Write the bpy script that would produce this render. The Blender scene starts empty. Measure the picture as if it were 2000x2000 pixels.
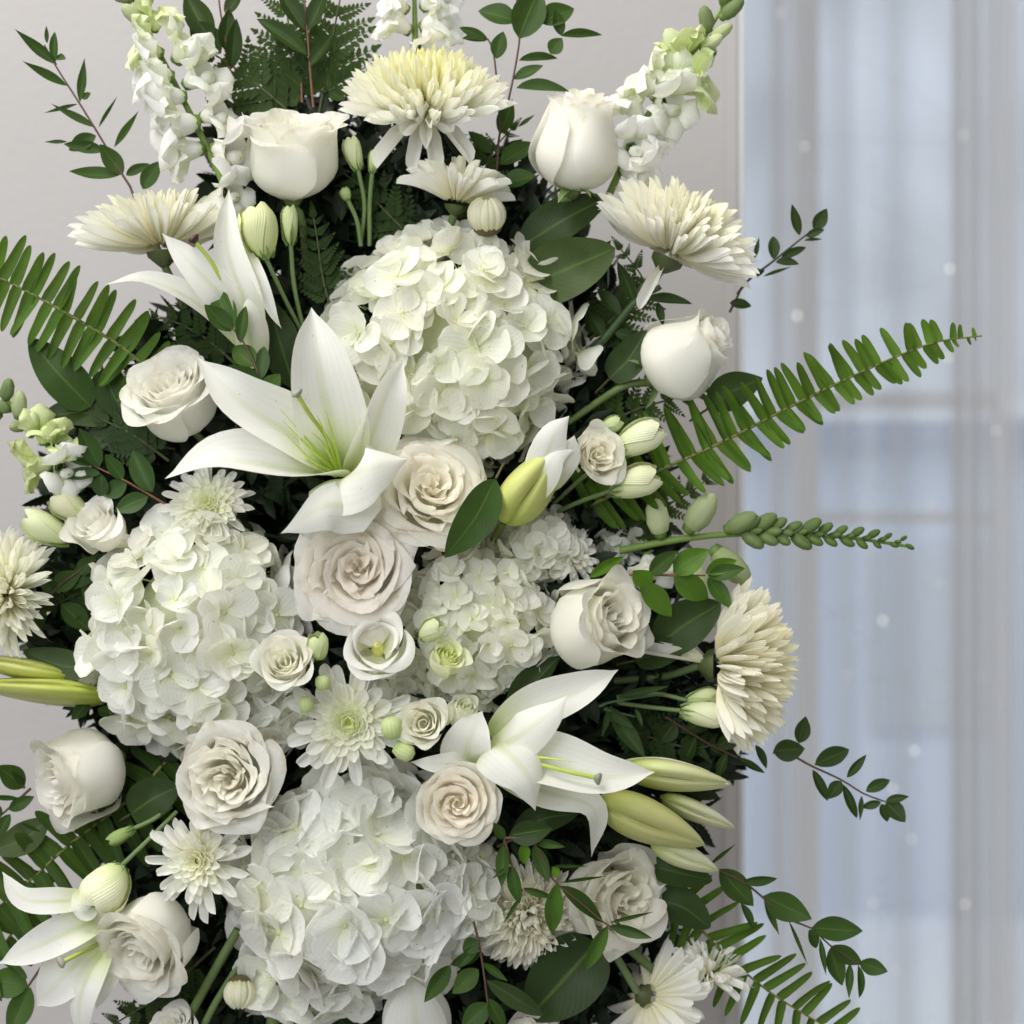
import bpy, math, random
import numpy as np
from mathutils import Vector, Matrix

SC = bpy.context.scene
COL = SC.collection
PI = math.pi
PX = 1 / 3000.0          # one photograph pixel is a third of a millimetre at the flowers
DP = 3600.0              # camera distance in the same unit
rad = math.radians

# ------------------------------------------------------------------ camera
cam = bpy.data.cameras.new('camera')
cam.sensor_width = 36
cam.lens = 36 * DP / 2000
cam.clip_start = 0.05
cam.clip_end = 60
cam.dof.use_dof = True
cam.dof.focus_distance = 1.155
cam.dof.aperture_fstop = 4.6
camo = bpy.data.objects.new('camera', cam)
camo.location = (0, -DP * PX, 0)
camo.rotation_euler = (rad(90), 0, 0)
COL.objects.link(camo)
SC.camera = camo

# ------------------------------------------------------------------ world and lamps
world = bpy.data.worlds.new('World')
SC.world = world
world.use_nodes = True
wb = world.node_tree.nodes['Background']
wb.inputs[0].default_value = (1.0, 0.985, 0.96, 1)
wb.inputs[1].default_value = 0.34

def area(name, loc, target, size, power, color):
    l = bpy.data.lights.new(name, 'AREA')
    l.shape = 'RECTANGLE'
    l.size, l.size_y = size
    l.energy = power
    l.color = color
    o = bpy.data.objects.new(name, l)
    o.location = loc
    o.rotation_euler = (Vector(target) - Vector(loc)).to_track_quat('-Z', 'Y').to_euler()
    COL.objects.link(o)
    return o
area('ceiling_panel_lamp', (-0.75, -0.55, 1.55), (-0.05, 0, 0), (1.1, 0.9), 28, (1.0, 0.955, 0.88))
area('front_fill_lamp', (-0.9, -2.0, 0.75), (0, 0, -0.05), (1.4, 1.6), 33, (0.95, 0.97, 1.0))  # added fill lamp brightening the camera-facing petals, not an actual window

SC.view_settings.view_transform = 'Standard'
SC.view_settings.look = 'None'
SC.view_settings.exposure = 0.04
SC.view_settings.gamma = 1
SC.render.engine = 'CYCLES'
SC.cycles.use_denoising = True
SC.cycles.max_bounces = 10
SC.cycles.diffuse_bounces = 8
SC.cycles.glossy_bounces = 2
SC.cycles.transmission_bounces = 6
SC.cycles.transparent_max_bounces = 12
SC.cycles.caustics_reflective = False
SC.cycles.caustics_refractive = False

# ------------------------------------------------------------------ helpers
MW = {}
def kk(d): return PX * (DP + d) / DP
def at(px, py, d=0.0):
    k = kk(d)
    return Vector(((px - 1000) * k, d * PX, (1000 - py) * k))
def vec(r, u, t):
    return Vector((r, -t, u))
def root(name, label, cat, loc, rot=None, group=None):
    o = bpy.data.objects.new(name, None)
    o.empty_display_size = 0.01
    M = Matrix.Translation(loc)
    if rot is not None: M = M @ rot.to_4x4()
    o.matrix_basis = M
    o['label'] = label; o['category'] = cat
    if group: o['group'] = group
    COL.objects.link(o)
    MW[o.name] = M
    return o
def part(name, mesh, parent, W=None, L=None, color=None, label=None, kind=None):
    o = bpy.data.objects.new(name, mesh)
    P = MW[parent.name] if parent else Matrix.Identity(4)
    if L is None:
        W = W if W is not None else Matrix.Identity(4)
        L = P.inverted() @ W
    else:
        W = P @ L
    o.parent = parent
    o.matrix_basis = L
    if color is not None: o.color = (*color[:3], 1)
    if label: o['label'] = label
    if kind: o['kind'] = kind
    COL.objects.link(o)
    MW[o.name] = W
    return o
def frame(axis, roll=0.0):
    z = Vector(axis).normalized()
    up = Vector((0, 0, 1)) if abs(z.z) < 0.9 else Vector((0, 1, 0))
    x = up.cross(z).normalized()
    y = z.cross(x)
    M = Matrix((x, y, z)).transposed()
    return M @ Matrix.Rotation(roll, 3, 'Z')
def basis(org, dr, nrm, L, W, D=None):
    z = dr.normalized()
    y = nrm - z * nrm.dot(z)
    if y.length < 1e-5: y = z.orthogonal()
    y.normalize()
    x = y.cross(z)
    D = L if D is None else D
    M = Matrix.Identity(4)
    for i in range(3):
        M[i][0] = x[i] * W; M[i][1] = y[i] * D; M[i][2] = z[i] * L; M[i][3] = org[i]
    return M
def lerp(a, b, t): return a + (b - a) * t
def mixc(a, b, t): return tuple(lerp(a[i], b[i], t) for i in range(3))
def sm(x):
    x = np.clip(x, 0, 1); return x * x * (3 - 2 * x)
def jc(c, rng, s=0.03):
    k = 1 + rng.uniform(-s, s)
    return tuple(min(1, max(0, v * k * (1 + rng.uniform(-s, s) * 0.3))) for v in c)

def grid_mesh(name, P, mat, smooth=True, closed_v=False):
    nu, nv = P.shape[0], P.shape[1]
    me = bpy.data.meshes.new(name)
    me.from_pydata(*grid_data(P, closed_v))
    uvs(me, nu, nv, closed_v)
    if smooth: me.shade_smooth()
    me.materials.append(mat)
    return me
def grid_data(P, closed_v=False, off=0):
    nu, nv = P.shape[0], P.shape[1]
    verts = P.reshape(-1, 3).tolist()
    faces = []
    m = nv if closed_v else nv - 1
    for i in range(nu - 1):
        for j in range(m):
            a = off + i * nv + j; b = off + i * nv + (j + 1) % nv
            faces.append((a, b, b + nv, a + nv))
    return verts, [], faces
def uvs(me, nu, nv, closed_v=False):
    uv = me.uv_layers.new(name='UVMap')
    idx = np.empty(len(me.loops), dtype=np.int32)
    me.loops.foreach_get('vertex_index', idx)
    u = (idx // nv) / (nu - 1)
    v = (idx % nv) / (nv - 1 if not closed_v else nv)
    arr = np.stack([u, v], 1).astype(np.float32).ravel()
    uv.data.foreach_set('uv', arr)
def multi_mesh(name, items, mats):
    """items: list of (grid array, closed, material index) joined into one mesh"""
    V, F, MI, UV = [], [], [], []
    for P, closed, mi in items:
        nu, nv = P.shape[0], P.shape[1]
        v, _, f = grid_data(P, closed, len(V))
        off = len(V)
        V += v; F += f; MI += [mi] * len(f)
        for q in f:
            for a in q:
                UV += [((a - off) // nv) / (nu - 1), ((a - off) % nv) / max(1, nv - 1)]
    me = bpy.data.meshes.new(name)
    me.from_pydata(V, [], F)
    uv = me.uv_layers.new(name='UVMap')
    uv.data.foreach_set('uv', np.array(UV, dtype=np.float32))
    me.shade_smooth()
    for m in mats: me.materials.append(m)
    me.polygons.foreach_set('material_index', np.array(MI, dtype=np.int32))
    return me
def resample(pts, n):
    P = np.array([tuple(p) for p in pts], dtype=float)
    if len(P) == 2:
        t = np.linspace(0, 1, n)[:, None]
        return P[0] * (1 - t) + P[1] * t
    A = np.vstack([2 * P[0] - P[1], P, 2 * P[-1] - P[-2]])
    out = []
    for i in range(1, len(A) - 2):
        for t in np.linspace(0, 1, 12, endpoint=False):
            p0, p1, p2, p3 = A[i - 1:i + 3]
            out.append(0.5 * ((2 * p1) + (-p0 + p2) * t + (2 * p0 - 5 * p1 + 4 * p2 - p3) * t * t + (-p0 + 3 * p1 - 3 * p2 + p3) * t ** 3))
    out.append(P[-1]); out = np.array(out)
    s = np.concatenate([[0], np.cumsum(np.linalg.norm(np.diff(out, axis=0), axis=1))])
    q = np.linspace(0, s[-1], n)
    return np.stack([np.interp(q, s, out[:, k]) for k in range(3)], 1)
def nrmz(a): return a / np.maximum(1e-9, np.linalg.norm(a, axis=-1, keepdims=True))
def width(kind, u):
    if kind == 'lily': return (0.30 * (1 - u) ** 3 + np.abs(np.sin(PI * np.clip(u, 0, 1) ** 0.90)) ** 0.72) * (1 - u ** 16)
    if kind == 'leaf': return np.sin(PI * u ** 0.85) ** 0.85
    if kind == 'salal': return np.sin(PI * u ** 0.72) ** 0.62
    if kind == 'lance': return np.sin(PI * u ** 0.8) ** 1.15
    if kind == 'strap': return (0.85 + 0.2 * sm(u / 0.15)) * (1 - 0.42 * u) * np.sqrt(np.clip(1 - (np.clip((u - 0.7) / 0.3, 0, 1)) ** 2.2, 0, 1))
    if kind == 'mum': return (0.30 + 0.70 * sm(u / 0.65)) * np.sqrt(np.clip(1 - np.clip((u - 0.66) / 0.34, 0, 1) ** 2, 0, 1)) + 0.03
    if kind == 'ray': return (0.35 + 0.65 * sm(u / 0.45)) * np.sqrt(np.clip(1 - np.clip((u - 0.78) / 0.22, 0, 1) ** 2.4, 0, 1)) + 0.03
    if kind == 'round': return np.clip((0.10 + np.sin(PI * np.clip(u, 0, 1) ** 1.25) ** 0.55), 0, 1.05) * np.where(u > .97, .45, 1)
    if kind == 'sepal': return (1 - u) ** 0.7 * (0.6 + 0.4 * sm(u / 0.2))
    return np.ones_like(u)
def unit_blade(name, kind, mat, bend=0.3, bp=1.0, cup=0.2, fold=0.0, wave=0.0, wf=3, nu=7, nv=5, serr=0, seed=0, side=0.0, notch=0.0, asp=None, ret=False):
    asp = asp if asp is not None else dict(leaf=.4, salal=.5, lance=.25, strap=.3, mum=.15, ray=.2, sepal=.4).get(kind, 1.0)
    rng = np.random.RandomState(seed)
    uu = np.sin(np.linspace(0, 1, nu) * PI / 2) if (kind in ('mum', 'ray', 'strap', 'round') and not serr) else np.linspace(0, 1, nu)
    al = bend * uu ** bp
    ds = np.diff(uu)
    y = np.concatenate([[0], np.cumsum(np.sin((al[1:] + al[:-1]) / 2) * ds)])
    z = np.concatenate([[0], np.cumsum(np.cos((al[1:] + al[:-1]) / 2) * ds)])
    w = width(kind, uu) * 0.5
    if serr: w = w * (1 - 0.42 * ((uu * serr) % 1.0))
    v = np.linspace(-1, 1, nv)
    U, Vv = np.meshgrid(uu, v, indexing='ij')
    Wd = w[:, None]
    ph = rng.uniform(0, 6, 3)
    h = cup * Vv ** 2 * Wd * 2 + fold * np.abs(Vv) * Wd * 2 + wave * (np.sin(wf * 2 * U + ph[0] + 1.3 * Vv) * 0.5 + np.sin(wf * 3.7 * U * np.sign(Vv) + ph[1])) * np.abs(Vv) ** 1.5 * np.sin(PI * np.clip(U, 0.05, 1) * .9)
    h = h * asp
    nx = np.sin(al)[:, None]; nz = np.cos(al)[:, None]
    X = Vv * Wd + side * (U ** 2)
    Y = y[:, None] + h * nz
    Z = z[:, None] - h * nx - notch * (1 - np.abs(Vv)) ** 2 * U ** 8
    P = np.stack([X, Y, Z], 2)
    if ret: return P
    return grid_mesh(name, P, mat)
def blade_np(pts, W, kind, n0, n1=None, cup=0.2, fold=0.0, wave=0.0, wf=3, nu=14, nv=7, seed=0, lean=0.0):
    rng = np.random.RandomState(seed)
    C = resample(pts, nu)
    T = nrmz(np.gradient(C, axis=0))
    n0 = np.array(n0, float); n1 = n0 if n1 is None else np.array(n1, float)
    uu = np.linspace(0, 1, nu)[:, None]
    N = nrmz(n0 * (1 - uu) + n1 * uu)
    Sd = nrmz(np.cross(N, T)); N = nrmz(np.cross(T, Sd))
    w = (width(kind, uu[:, 0]) * W * 0.5)[:, None, None]
    v = np.linspace(-1, 1, nv)[None, :, None]
    ph = rng.uniform(0, 6, 4)
    U = uu[:, :, None]
    rf = wave * W * (np.sin(wf * 2.1 * U + ph[0] + np.sign(v) * ph[1]) + 0.5 * np.sin(wf * 5 * U + ph[2] * np.sign(v))) * np.abs(v) ** 2 * np.sin(PI * np.clip(U, 0.03, 0.97))
    h = cup * v ** 2 * w + fold * np.abs(v) * w + rf
    return C[:, None, :] + Sd[:, None, :] * v * w + N[:, None, :] * h
def world_part(name, P, mat, parent, org, closed=False, color=None, label=None):
    P = P - np.array(tuple(org))
    return part(name, grid_mesh(name, P, mat, closed_v=closed), parent, W=Matrix.Translation(org), color=color, label=label)
def tube_np(pts, radii, n=12, seg=7):
    C = resample(pts, n)
    T = nrmz(np.gradient(C, axis=0))
    ref = np.array([0.3, 1.0, 0.2]); A = nrmz(np.cross(T, ref)); B = np.cross(T, A)
    r = np.interp(np.linspace(0, 1, n), np.linspace(0, 1, len(radii)), radii)[:, None, None]
    ph = np.linspace(0, 2 * PI, seg, endpoint=False)[None, :, None]
    return C[:, None, :] + r * (A[:, None, :] * np.cos(ph) + B[:, None, :] * np.sin(ph))
def stem(parent, pts, r, color=(0.16, 0.22, 0.06), name='stem', r1=None, n=12):
    W = [at(*p) for p in pts]
    P = tube_np(W, [r * PX, (r1 if r1 is not None else r) * PX], n)
    return world_part(name, P, M_STEM, parent, W[0], closed=True, color=color)
def lathe_np(prof, seg=12, lobes=0, la=0.0, twist=0.0):
    """prof list of (r,z); returns closed grid"""
    pr = np.array(prof)
    ph = np.linspace(0, 2 * PI, seg, endpoint=False)
    u = np.linspace(0, 1, len(pr))
    r = pr[:, 0][:, None] * (1 + la * np.cos(lobes * (ph[None, :] + twist * u[:, None])))
    return np.stack([r * np.cos(ph), r * np.sin(ph), np.repeat(pr[:, 1][:, None], seg, 1)], 2)

# ------------------------------------------------------------------ materials
def new_mat(name):
    m = bpy.data.materials.new(name); m.use_nodes = True
    nt = m.node_tree
    for n in list(nt.nodes): nt.nodes.remove(n)
    return m, nt
def N(nt, t, **kw):
    n = nt.nodes.new(t)
    for k, v in kw.items():
        if k.startswith('i_'): n.inputs[k[2:]].default_value = v
        else: setattr(n, k, v)
    return n
def LK(nt, a, b): nt.links.new(a, b)
def mathn(nt, op, a, b=None, clamp=False):
    n = nt.nodes.new('ShaderNodeMath'); n.operation = op; n.use_clamp = clamp
    for i, x in enumerate((a, b)):
        if x is None: continue
        if isinstance(x, (int, float)): n.inputs[i].default_value = x
        else: nt.links.new(x, n.inputs[i])
    return n.outputs[0]
def mixn(nt, f, a, b, bt='MIX'):
    n = nt.nodes.new('ShaderNodeMix'); n.data_type = 'RGBA'; n.blend_type = bt
    for s, x in ((0, f), (6, a), (7, b)):
        if isinstance(x, (int, float)): n.inputs[s].default_value = x
        elif isinstance(x, tuple): n.inputs[s].default_value = (*x[:3], 1)
        else: nt.links.new(x, n.inputs[s])
    return n.outputs[2]
def finish(nt, col, rough, trans, bump=None, coat=0.0, spec=0.35, sheen=0.0, tcol=None):
    p = N(nt, 'ShaderNodeBsdfPrincipled')
    LK(nt, col, p.inputs['Base Color'])
    if isinstance(rough, (int, float)): p.inputs['Roughness'].default_value = rough
    else: LK(nt, rough, p.inputs['Roughness'])
    p.inputs['Specular IOR Level'].default_value = spec
    if isinstance(coat, (int, float)): p.inputs['Coat Weight'].default_value = coat
    else: LK(nt, coat, p.inputs['Coat Weight'])
    p.inputs['Coat Roughness'].default_value = 0.12
    if sheen: p.inputs['Sheen Weight'].default_value = sheen
    if bump is not None: LK(nt, bump, p.inputs['Normal'])
    out = N(nt, 'ShaderNodeOutputMaterial')
    if trans > 0:
        t = N(nt, 'ShaderNodeBsdfTranslucent'); LK(nt, tcol or col, t.inputs['Color'])
        m = N(nt, 'ShaderNodeMixShader'); m.inputs[0].default_value = trans
        LK(nt, p.outputs[0], m.inputs[1]); LK(nt, t.outputs[0], m.inputs[2]); LK(nt, m.outputs[0], out.inputs[0])
    else: LK(nt, p.outputs[0], out.inputs[0])
def petal_mat(name,  basecol, base_len, rough=0.5, trans=0.28, veins=18, vein_bump=0.15, crinkle=0.15, crinkle_scale=90, wet=0.0, midrib=None, vein_dark=0.05, tipcol=None, spec=0.3, age=0.0, speck=0.0):
    m, nt = new_mat(name)
    oi = N(nt, 'ShaderNodeObjectInfo')
    uv = N(nt, 'ShaderNodeTexCoord')
    sep = N(nt, 'ShaderNodeSeparateXYZ'); LK(nt, uv.outputs['UV'], sep.inputs[0])
    u, v = sep.outputs[0], sep.outputs[1]
    tc = N(nt, 'ShaderNodeNewGeometry')
    noi = N(nt, 'ShaderNodeTexNoise', i_Scale=45.0, i_Detail=3.0); LK(nt, tc.outputs['Position'], noi.inputs['Vector'])
    noi2 = N(nt, 'ShaderNodeTexNoise', i_Scale=float(crinkle_scale), i_Detail=2.0); LK(nt, tc.outputs['Position'], noi2.inputs['Vector'])
    g = mathn(nt, 'DIVIDE', u, base_len, True)
    g = mathn(nt, 'POWER', g, 0.8)
    bc = mixn(nt, 1.0, oi.outputs['Color'], basecol, 'MULTIPLY')
    col = mixn(nt, g, bc, oi.outputs['Color'])
    if tipcol:
        tg = mathn(nt, 'POWER', u, 6.0)
        col = mixn(nt, mathn(nt, 'MULTIPLY', tg, 0.8), col, tipcol)
    if midrib:
        a = mathn(nt, 'ABSOLUTE', mathn(nt, 'SUBTRACT', v, 0.5))
        k = mathn(nt, 'SUBTRACT', 1.0, mathn(nt, 'DIVIDE', a, 0.12), True)
        f = mathn(nt, 'MULTIPLY', k, mathn(nt, 'SUBTRACT', 0.95, mathn(nt, 'MULTIPLY', u, 0.95), True))
        col = mixn(nt, f, col, midrib)
    if age:
        n5 = N(nt, 'ShaderNodeTexNoise', i_Scale=130.0, i_Detail=3.0); LK(nt, tc.outputs['Position'], n5.inputs['Vector'])
        eu = mathn(nt, 'MULTIPLY', mathn(nt, 'SUBTRACT', u, 0.90), 10.0, True)
        am = mathn(nt, 'MULTIPLY', mathn(nt, 'MULTIPLY', mathn(nt, 'SUBTRACT', n5.outputs[0], 0.50), 6.0, True), eu)
        col = mixn(nt, mathn(nt, 'MULTIPLY', am, age), col, (0.62, 0.47, 0.24))
    if speck:
        n6 = N(nt, 'ShaderNodeTexNoise', i_Scale=420.0, i_Detail=1.0); LK(nt, tc.outputs['Position'], n6.inputs['Vector'])
        sp = mathn(nt, 'MULTIPLY', mathn(nt, 'SUBTRACT', n6.outputs[0], 0.745), 30.0, True)
        col = mixn(nt, mathn(nt, 'MULTIPLY', sp, speck), col, (0.16, 0.12, 0.06))
    # fine veins running to the edge
    wv = mathn(nt, 'SINE', mathn(nt, 'MULTIPLY', mathn(nt, 'ADD', v, mathn(nt, 'MULTIPLY', noi.outputs[0], 0.04)), veins * 6.283))
    dv = mathn(nt, 'MULTIPLY', mathn(nt, 'ADD', wv, 1.0), vein_dark * 0.5)
    dn = mathn(nt, 'MULTIPLY', noi.outputs[0], 0.05)
    k = mathn(nt, 'SUBTRACT', 1.03, mathn(nt, 'ADD', dv, dn))
    kc = N(nt, 'ShaderNodeCombineColor'); [LK(nt, k, kc.inputs[i]) for i in range(3)]
    col = mixn(nt, 1.0, col, kc.outputs[0], 'MULTIPLY')
    hb = mathn(nt, 'ADD', mathn(nt, 'MULTIPLY', wv, vein_bump), mathn(nt, 'MULTIPLY', noi2.outputs[0], crinkle * 6))
    b = N(nt, 'ShaderNodeBump', i_Strength=0.55, i_Distance=0.00045); LK(nt, hb, b.inputs['Height'])
    coat = 0.0
    if wet > 0:
        n3 = N(nt, 'ShaderNodeTexNoise', i_Scale=28.0, i_Detail=1.0); LK(nt, tc.outputs['Position'], n3.inputs['Vector'])
        coat = mathn(nt, 'MULTIPLY', mathn(nt, 'MULTIPLY', mathn(nt, 'SUBTRACT', n3.outputs[0], 0.52), 9.0, True), wet)
    finish(nt, col, rough, trans, b.outputs[0], coat, spec)
    return m
def leaf_mat(name, rough=0.42, trans=0.10, rib=(0.11, 0.17, 0.05), sidev=7, bump=0.5, spec=0.16):
    m, nt = new_mat(name)
    oi = N(nt, 'ShaderNodeObjectInfo')
    uv = N(nt, 'ShaderNodeTexCoord')
    sep = N(nt, 'ShaderNodeSeparateXYZ'); LK(nt, uv.outputs['UV'], sep.inputs[0])
    u, v = sep.outputs[0], sep.outputs[1]
    g = N(nt, 'ShaderNodeNewGeometry')
    noi = N(nt, 'ShaderNodeTexNoise', i_Scale=70.0, i_Detail=4.0); LK(nt, g.outputs['Position'], noi.inputs['Vector'])
    a = mathn(nt, 'ABSOLUTE', mathn(nt, 'SUBTRACT', v, 0.5))
    sv = mathn(nt, 'SINE', mathn(nt, 'MULTIPLY', mathn(nt, 'SUBTRACT', u, mathn(nt, 'MULTIPLY', a, 0.7)), sidev * 6.283))
    rb = mathn(nt, 'SUBTRACT', 1.0, mathn(nt, 'DIVIDE', a, 0.045), True)
    k = mathn(nt, 'ADD', 0.34, mathn(nt, 'ADD', mathn(nt, 'MULTIPLY', noi.outputs[0], 0.75), mathn(nt, 'MULTIPLY', mathn(nt, 'POWER', mathn(nt, 'ABSOLUTE', sv), 8.0), 0.05)))
    kc = N(nt, 'ShaderNodeCombineColor'); [LK(nt, k, kc.inputs[i]) for i in range(3)]
    col = mixn(nt, 1.0, oi.outputs['Color'], kc.outputs[0], 'MULTIPLY')
    col = mixn(nt, mathn(nt, 'MULTIPLY', rb, 0.6), col, rib)
    col = mixn(nt, 1.0, col, (.88, 1.04, .55), 'MULTIPLY')
    back = mixn(nt, 0.18, col, (0.10, 0.14, 0.05))
    col = mixn(nt, g.outputs['Backfacing'], col, back)
    hb = mathn(nt, 'ADD', mathn(nt, 'MULTIPLY', mathn(nt, 'ABSOLUTE', sv), 0.25), mathn(nt, 'ADD', mathn(nt, 'MULTIPLY', noi.outputs[0], 0.8), mathn(nt, 'MULTIPLY', rb, -1.0)))
    b = N(nt, 'ShaderNodeBump', i_Strength=bump, i_Distance=0.0004); LK(nt, hb, b.inputs['Height'])
    tc = mixn(nt, 0.6, col, (0.20, 0.30, 0.03))
    finish(nt, col, rough, trans, b.outputs[0], 0.0, spec, tcol=tc)
    return m
def plain_mat(name, rough=0.5, spec=0.4, noise=0.3, trans=0.0, scale=120.0, color=None):
    m, nt = new_mat(name)
    oi = N(nt, 'ShaderNodeObjectInfo')
    g = N(nt, 'ShaderNodeNewGeometry')
    noi = N(nt, 'ShaderNodeTexNoise', i_Scale=scale, i_Detail=3.0); LK(nt, g.outputs['Position'], noi.inputs['Vector'])
    k = mathn(nt, 'ADD', 1 - noise * 0.5, mathn(nt, 'MULTIPLY', noi.outputs[0], noise))
    kc = N(nt, 'ShaderNodeCombineColor'); [LK(nt, k, kc.inputs[i]) for i in range(3)]
    col = mixn(nt, 1.0, oi.outputs['Color'] if color is None else color, kc.outputs[0], 'MULTIPLY')
    b = N(nt, 'ShaderNodeBump', i_Strength=0.3, i_Distance=0.0004); LK(nt, noi.outputs[0], b.inputs['Height'])
    finish(nt, col, rough, trans, b.outputs[0], 0.0, spec)
    return m

M_ROSE = petal_mat('rose_petal', (1.0, 1.0, 0.93), 0.25, rough=0.55, trans=0.50, veins=22, vein_bump=0.035, crinkle=0.12, crinkle_scale=45, vein_dark=0.008, age=0.45, speck=0.10)
M_HYD = petal_mat('hydrangea_petal', (0.97, 0.98, 0.78), 0.30, rough=0.42, trans=0.42, veins=8, vein_bump=0.25, crinkle=0.22, crinkle_scale=110, wet=1.0, vein_dark=0.035, age=0.35, speck=0.55)
M_MUM = petal_mat('chrysanthemum_petal', (0.99, 0.965, 0.76), 0.45, rough=0.5, trans=0.46, veins=3, vein_bump=0.35, crinkle=0.04, vein_dark=0.03)
M_LILY = petal_mat('lily_petal', (0.70, 0.82, 0.30), 0.42, rough=0.40, trans=0.36, veins=11, vein_bump=0.06, crinkle=0.10, crinkle_scale=40, midrib=(0.62, 0.70, 0.34), vein_dark=0.030, speck=.25, age=.2)
M_BUD = petal_mat('bud_petal', (0.75, 0.85, 0.50), 0.6, rough=0.45, trans=0.2, veins=16, vein_bump=0.35, crinkle=0.1, vein_dark=0.05)
M_LISI = petal_mat('lisianthus_petal', (0.80, 0.86, 0.42), 0.42, rough=0.5, trans=0.4, veins=14, vein_bump=0.1, crinkle=0.12, vein_dark=0.015)
M_SNAP = petal_mat('snapdragon_petal', (0.86, 0.92, 0.62), 0.35, rough=0.5, trans=0.32, veins=8, vein_bump=0.2, crinkle=0.15, vein_dark=0.03)
M_LEAF = leaf_mat('glossy_leaf')
M_FERN = leaf_mat('fern_leaflet', rough=0.5, trans=0.28, rib=(0.10, 0.19, 0.02), sidev=12, spec=0.18)
M_STEM = plain_mat('stem_skin', 0.5, 0.35, 0.35)
M_DARK = plain_mat('dark_foliage', 0.55, 0.3, 0.6, scale=60.0)
M_BEAD = plain_mat('flower_centre', 0.45, 0.4, 0.25)

# ------------------------------------------------------------------ the room behind
def box_np(x0, x1, y0, y1, z0, z1):
    v = [(x, y, z) for x in (x0, x1) for y in (y0, y1) for z in (z0, z1)]
    f = [(0, 1, 3, 2), (4, 6, 7, 5), (0, 4, 5, 1), (2, 3, 7, 6), (0, 2, 6, 4), (1, 5, 7, 3)]
    return v, f
def box(name, parent, b, mat, color=None, kind=None, bevel=0.0):
    v, f = box_np(*b)
    me = bpy.data.meshes.new(name); me.from_pydata(v, [], f); me.materials.append(mat)
    if bevel:
        import bmesh
        bm = bmesh.new(); bm.from_mesh(me)
        bmesh.ops.bevel(bm, geom=bm.edges[:], offset=bevel, segments=2, affect='EDGES')
        bm.to_mesh(me); bm.free()
    return part(name, me, parent, W=Matrix.Identity(4), color=color, kind=kind)
def wall_mat():
    m, nt = new_mat('wall_paint')
    g = N(nt, 'ShaderNodeNewGeometry')
    n1 = N(nt, 'ShaderNodeTexNoise', i_Scale=5.0, i_Detail=7.0); LK(nt, g.outputs['Position'], n1.inputs['Vector'])
    n2 = N(nt, 'ShaderNodeTexNoise', i_Scale=220.0, i_Detail=3.0); LK(nt, g.outputs['Position'], n2.inputs['Vector'])
    col = mixn(nt, n1.outputs[0], (0.445, 0.430, 0.428), (0.49, 0.474, 0.471))
    b = N(nt, 'ShaderNodeBump', i_Strength=0.5, i_Distance=0.0012); LK(nt, n2.outputs[0], b.inputs['Height'])
    finish(nt, col, 0.8, 0.0, b.outputs[0], 0.0, 0.2)
    return m
M_WALL = wall_mat()
WY = 0.42                                   # wall face behind the flowers
kw = (DP + WY / PX) / DP * PX
XW = (1437 - 1000) * kw
wall = box('wall', None, (-2.6, XW, WY, WY + 0.14, -2.2, 2.4), M_WALL, kind='structure')
wall['label'] = 'plain warm grey painted wall behind the bouquet'
M_TRIM = plain_mat('white_trim_paint', 0.45, 0.4, 0.06, color=(0.74, 0.74, 0.75))
tr = root('corner_trim', 'slim white vertical trim strip where the grey wall ends beside the window', 'trim', Vector((XW, WY, -2.2)))
box('trim_bead', tr, (XW + 0.001, XW + 0.007, WY - 0.004, WY + 0.12, -2.2, 2.4), M_TRIM, bevel=0.0015)
box('trim_lip', tr, (XW - 0.010, XW + 0.0005, WY - 0.006, WY - 0.0005, -2.2, 2.4), plain_mat('trim_lip_paint', 0.5, 0.3, 0.05, color=(0.47, 0.455, 0.452)))

CY = 1.55                                   # sheer curtain
kc_ = (DP + CY / PX) / DP * PX
def cpx(px): return (px - 1000) * kc_
def curtain_mat():
    m, nt = new_mat('sheer_voile')
    lw = N(nt, 'ShaderNodeLayerWeight', i_Blend=0.42)
    g = N(nt, 'ShaderNodeNewGeometry')
    w = N(nt, 'ShaderNodeTexNoise', i_Scale=900.0); LK(nt, g.outputs['Position'], w.inputs['Vector'])
    d = N(nt, 'ShaderNodeBsdfDiffuse'); d.inputs['Color'].default_value = (0.88, 0.87, 0.86, 1)
    t = N(nt, 'ShaderNodeBsdfTranslucent'); t.inputs['Color'].default_value = (0.93, 0.92, 0.91, 1)
    m1 = N(nt, 'ShaderNodeMixShader'); m1.inputs[0].default_value = 0.66
    LK(nt, d.outputs[0], m1.inputs[1]); LK(nt, t.outputs[0], m1.inputs[2])
    tr_ = N(nt, 'ShaderNodeBsdfTransparent')
    m2 = N(nt, 'ShaderNodeMixShader')
    f = mathn(nt, 'ADD', 0.36, mathn(nt, 'ADD', mathn(nt, 'MULTIPLY', lw.outputs['Facing'], 0.62), mathn(nt, 'MULTIPLY', w.outputs[0], 0.08)), True)
    LK(nt, f, m2.inputs[0]); LK(nt, tr_.outputs[0], m2.inputs[1]); LK(nt, m1.outputs[0], m2.inputs[2])
    out = N(nt, 'ShaderNodeOutputMaterial'); LK(nt, m2.outputs[0], out.inputs[0])
    return m
M_CURT = curtain_mat()
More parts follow.
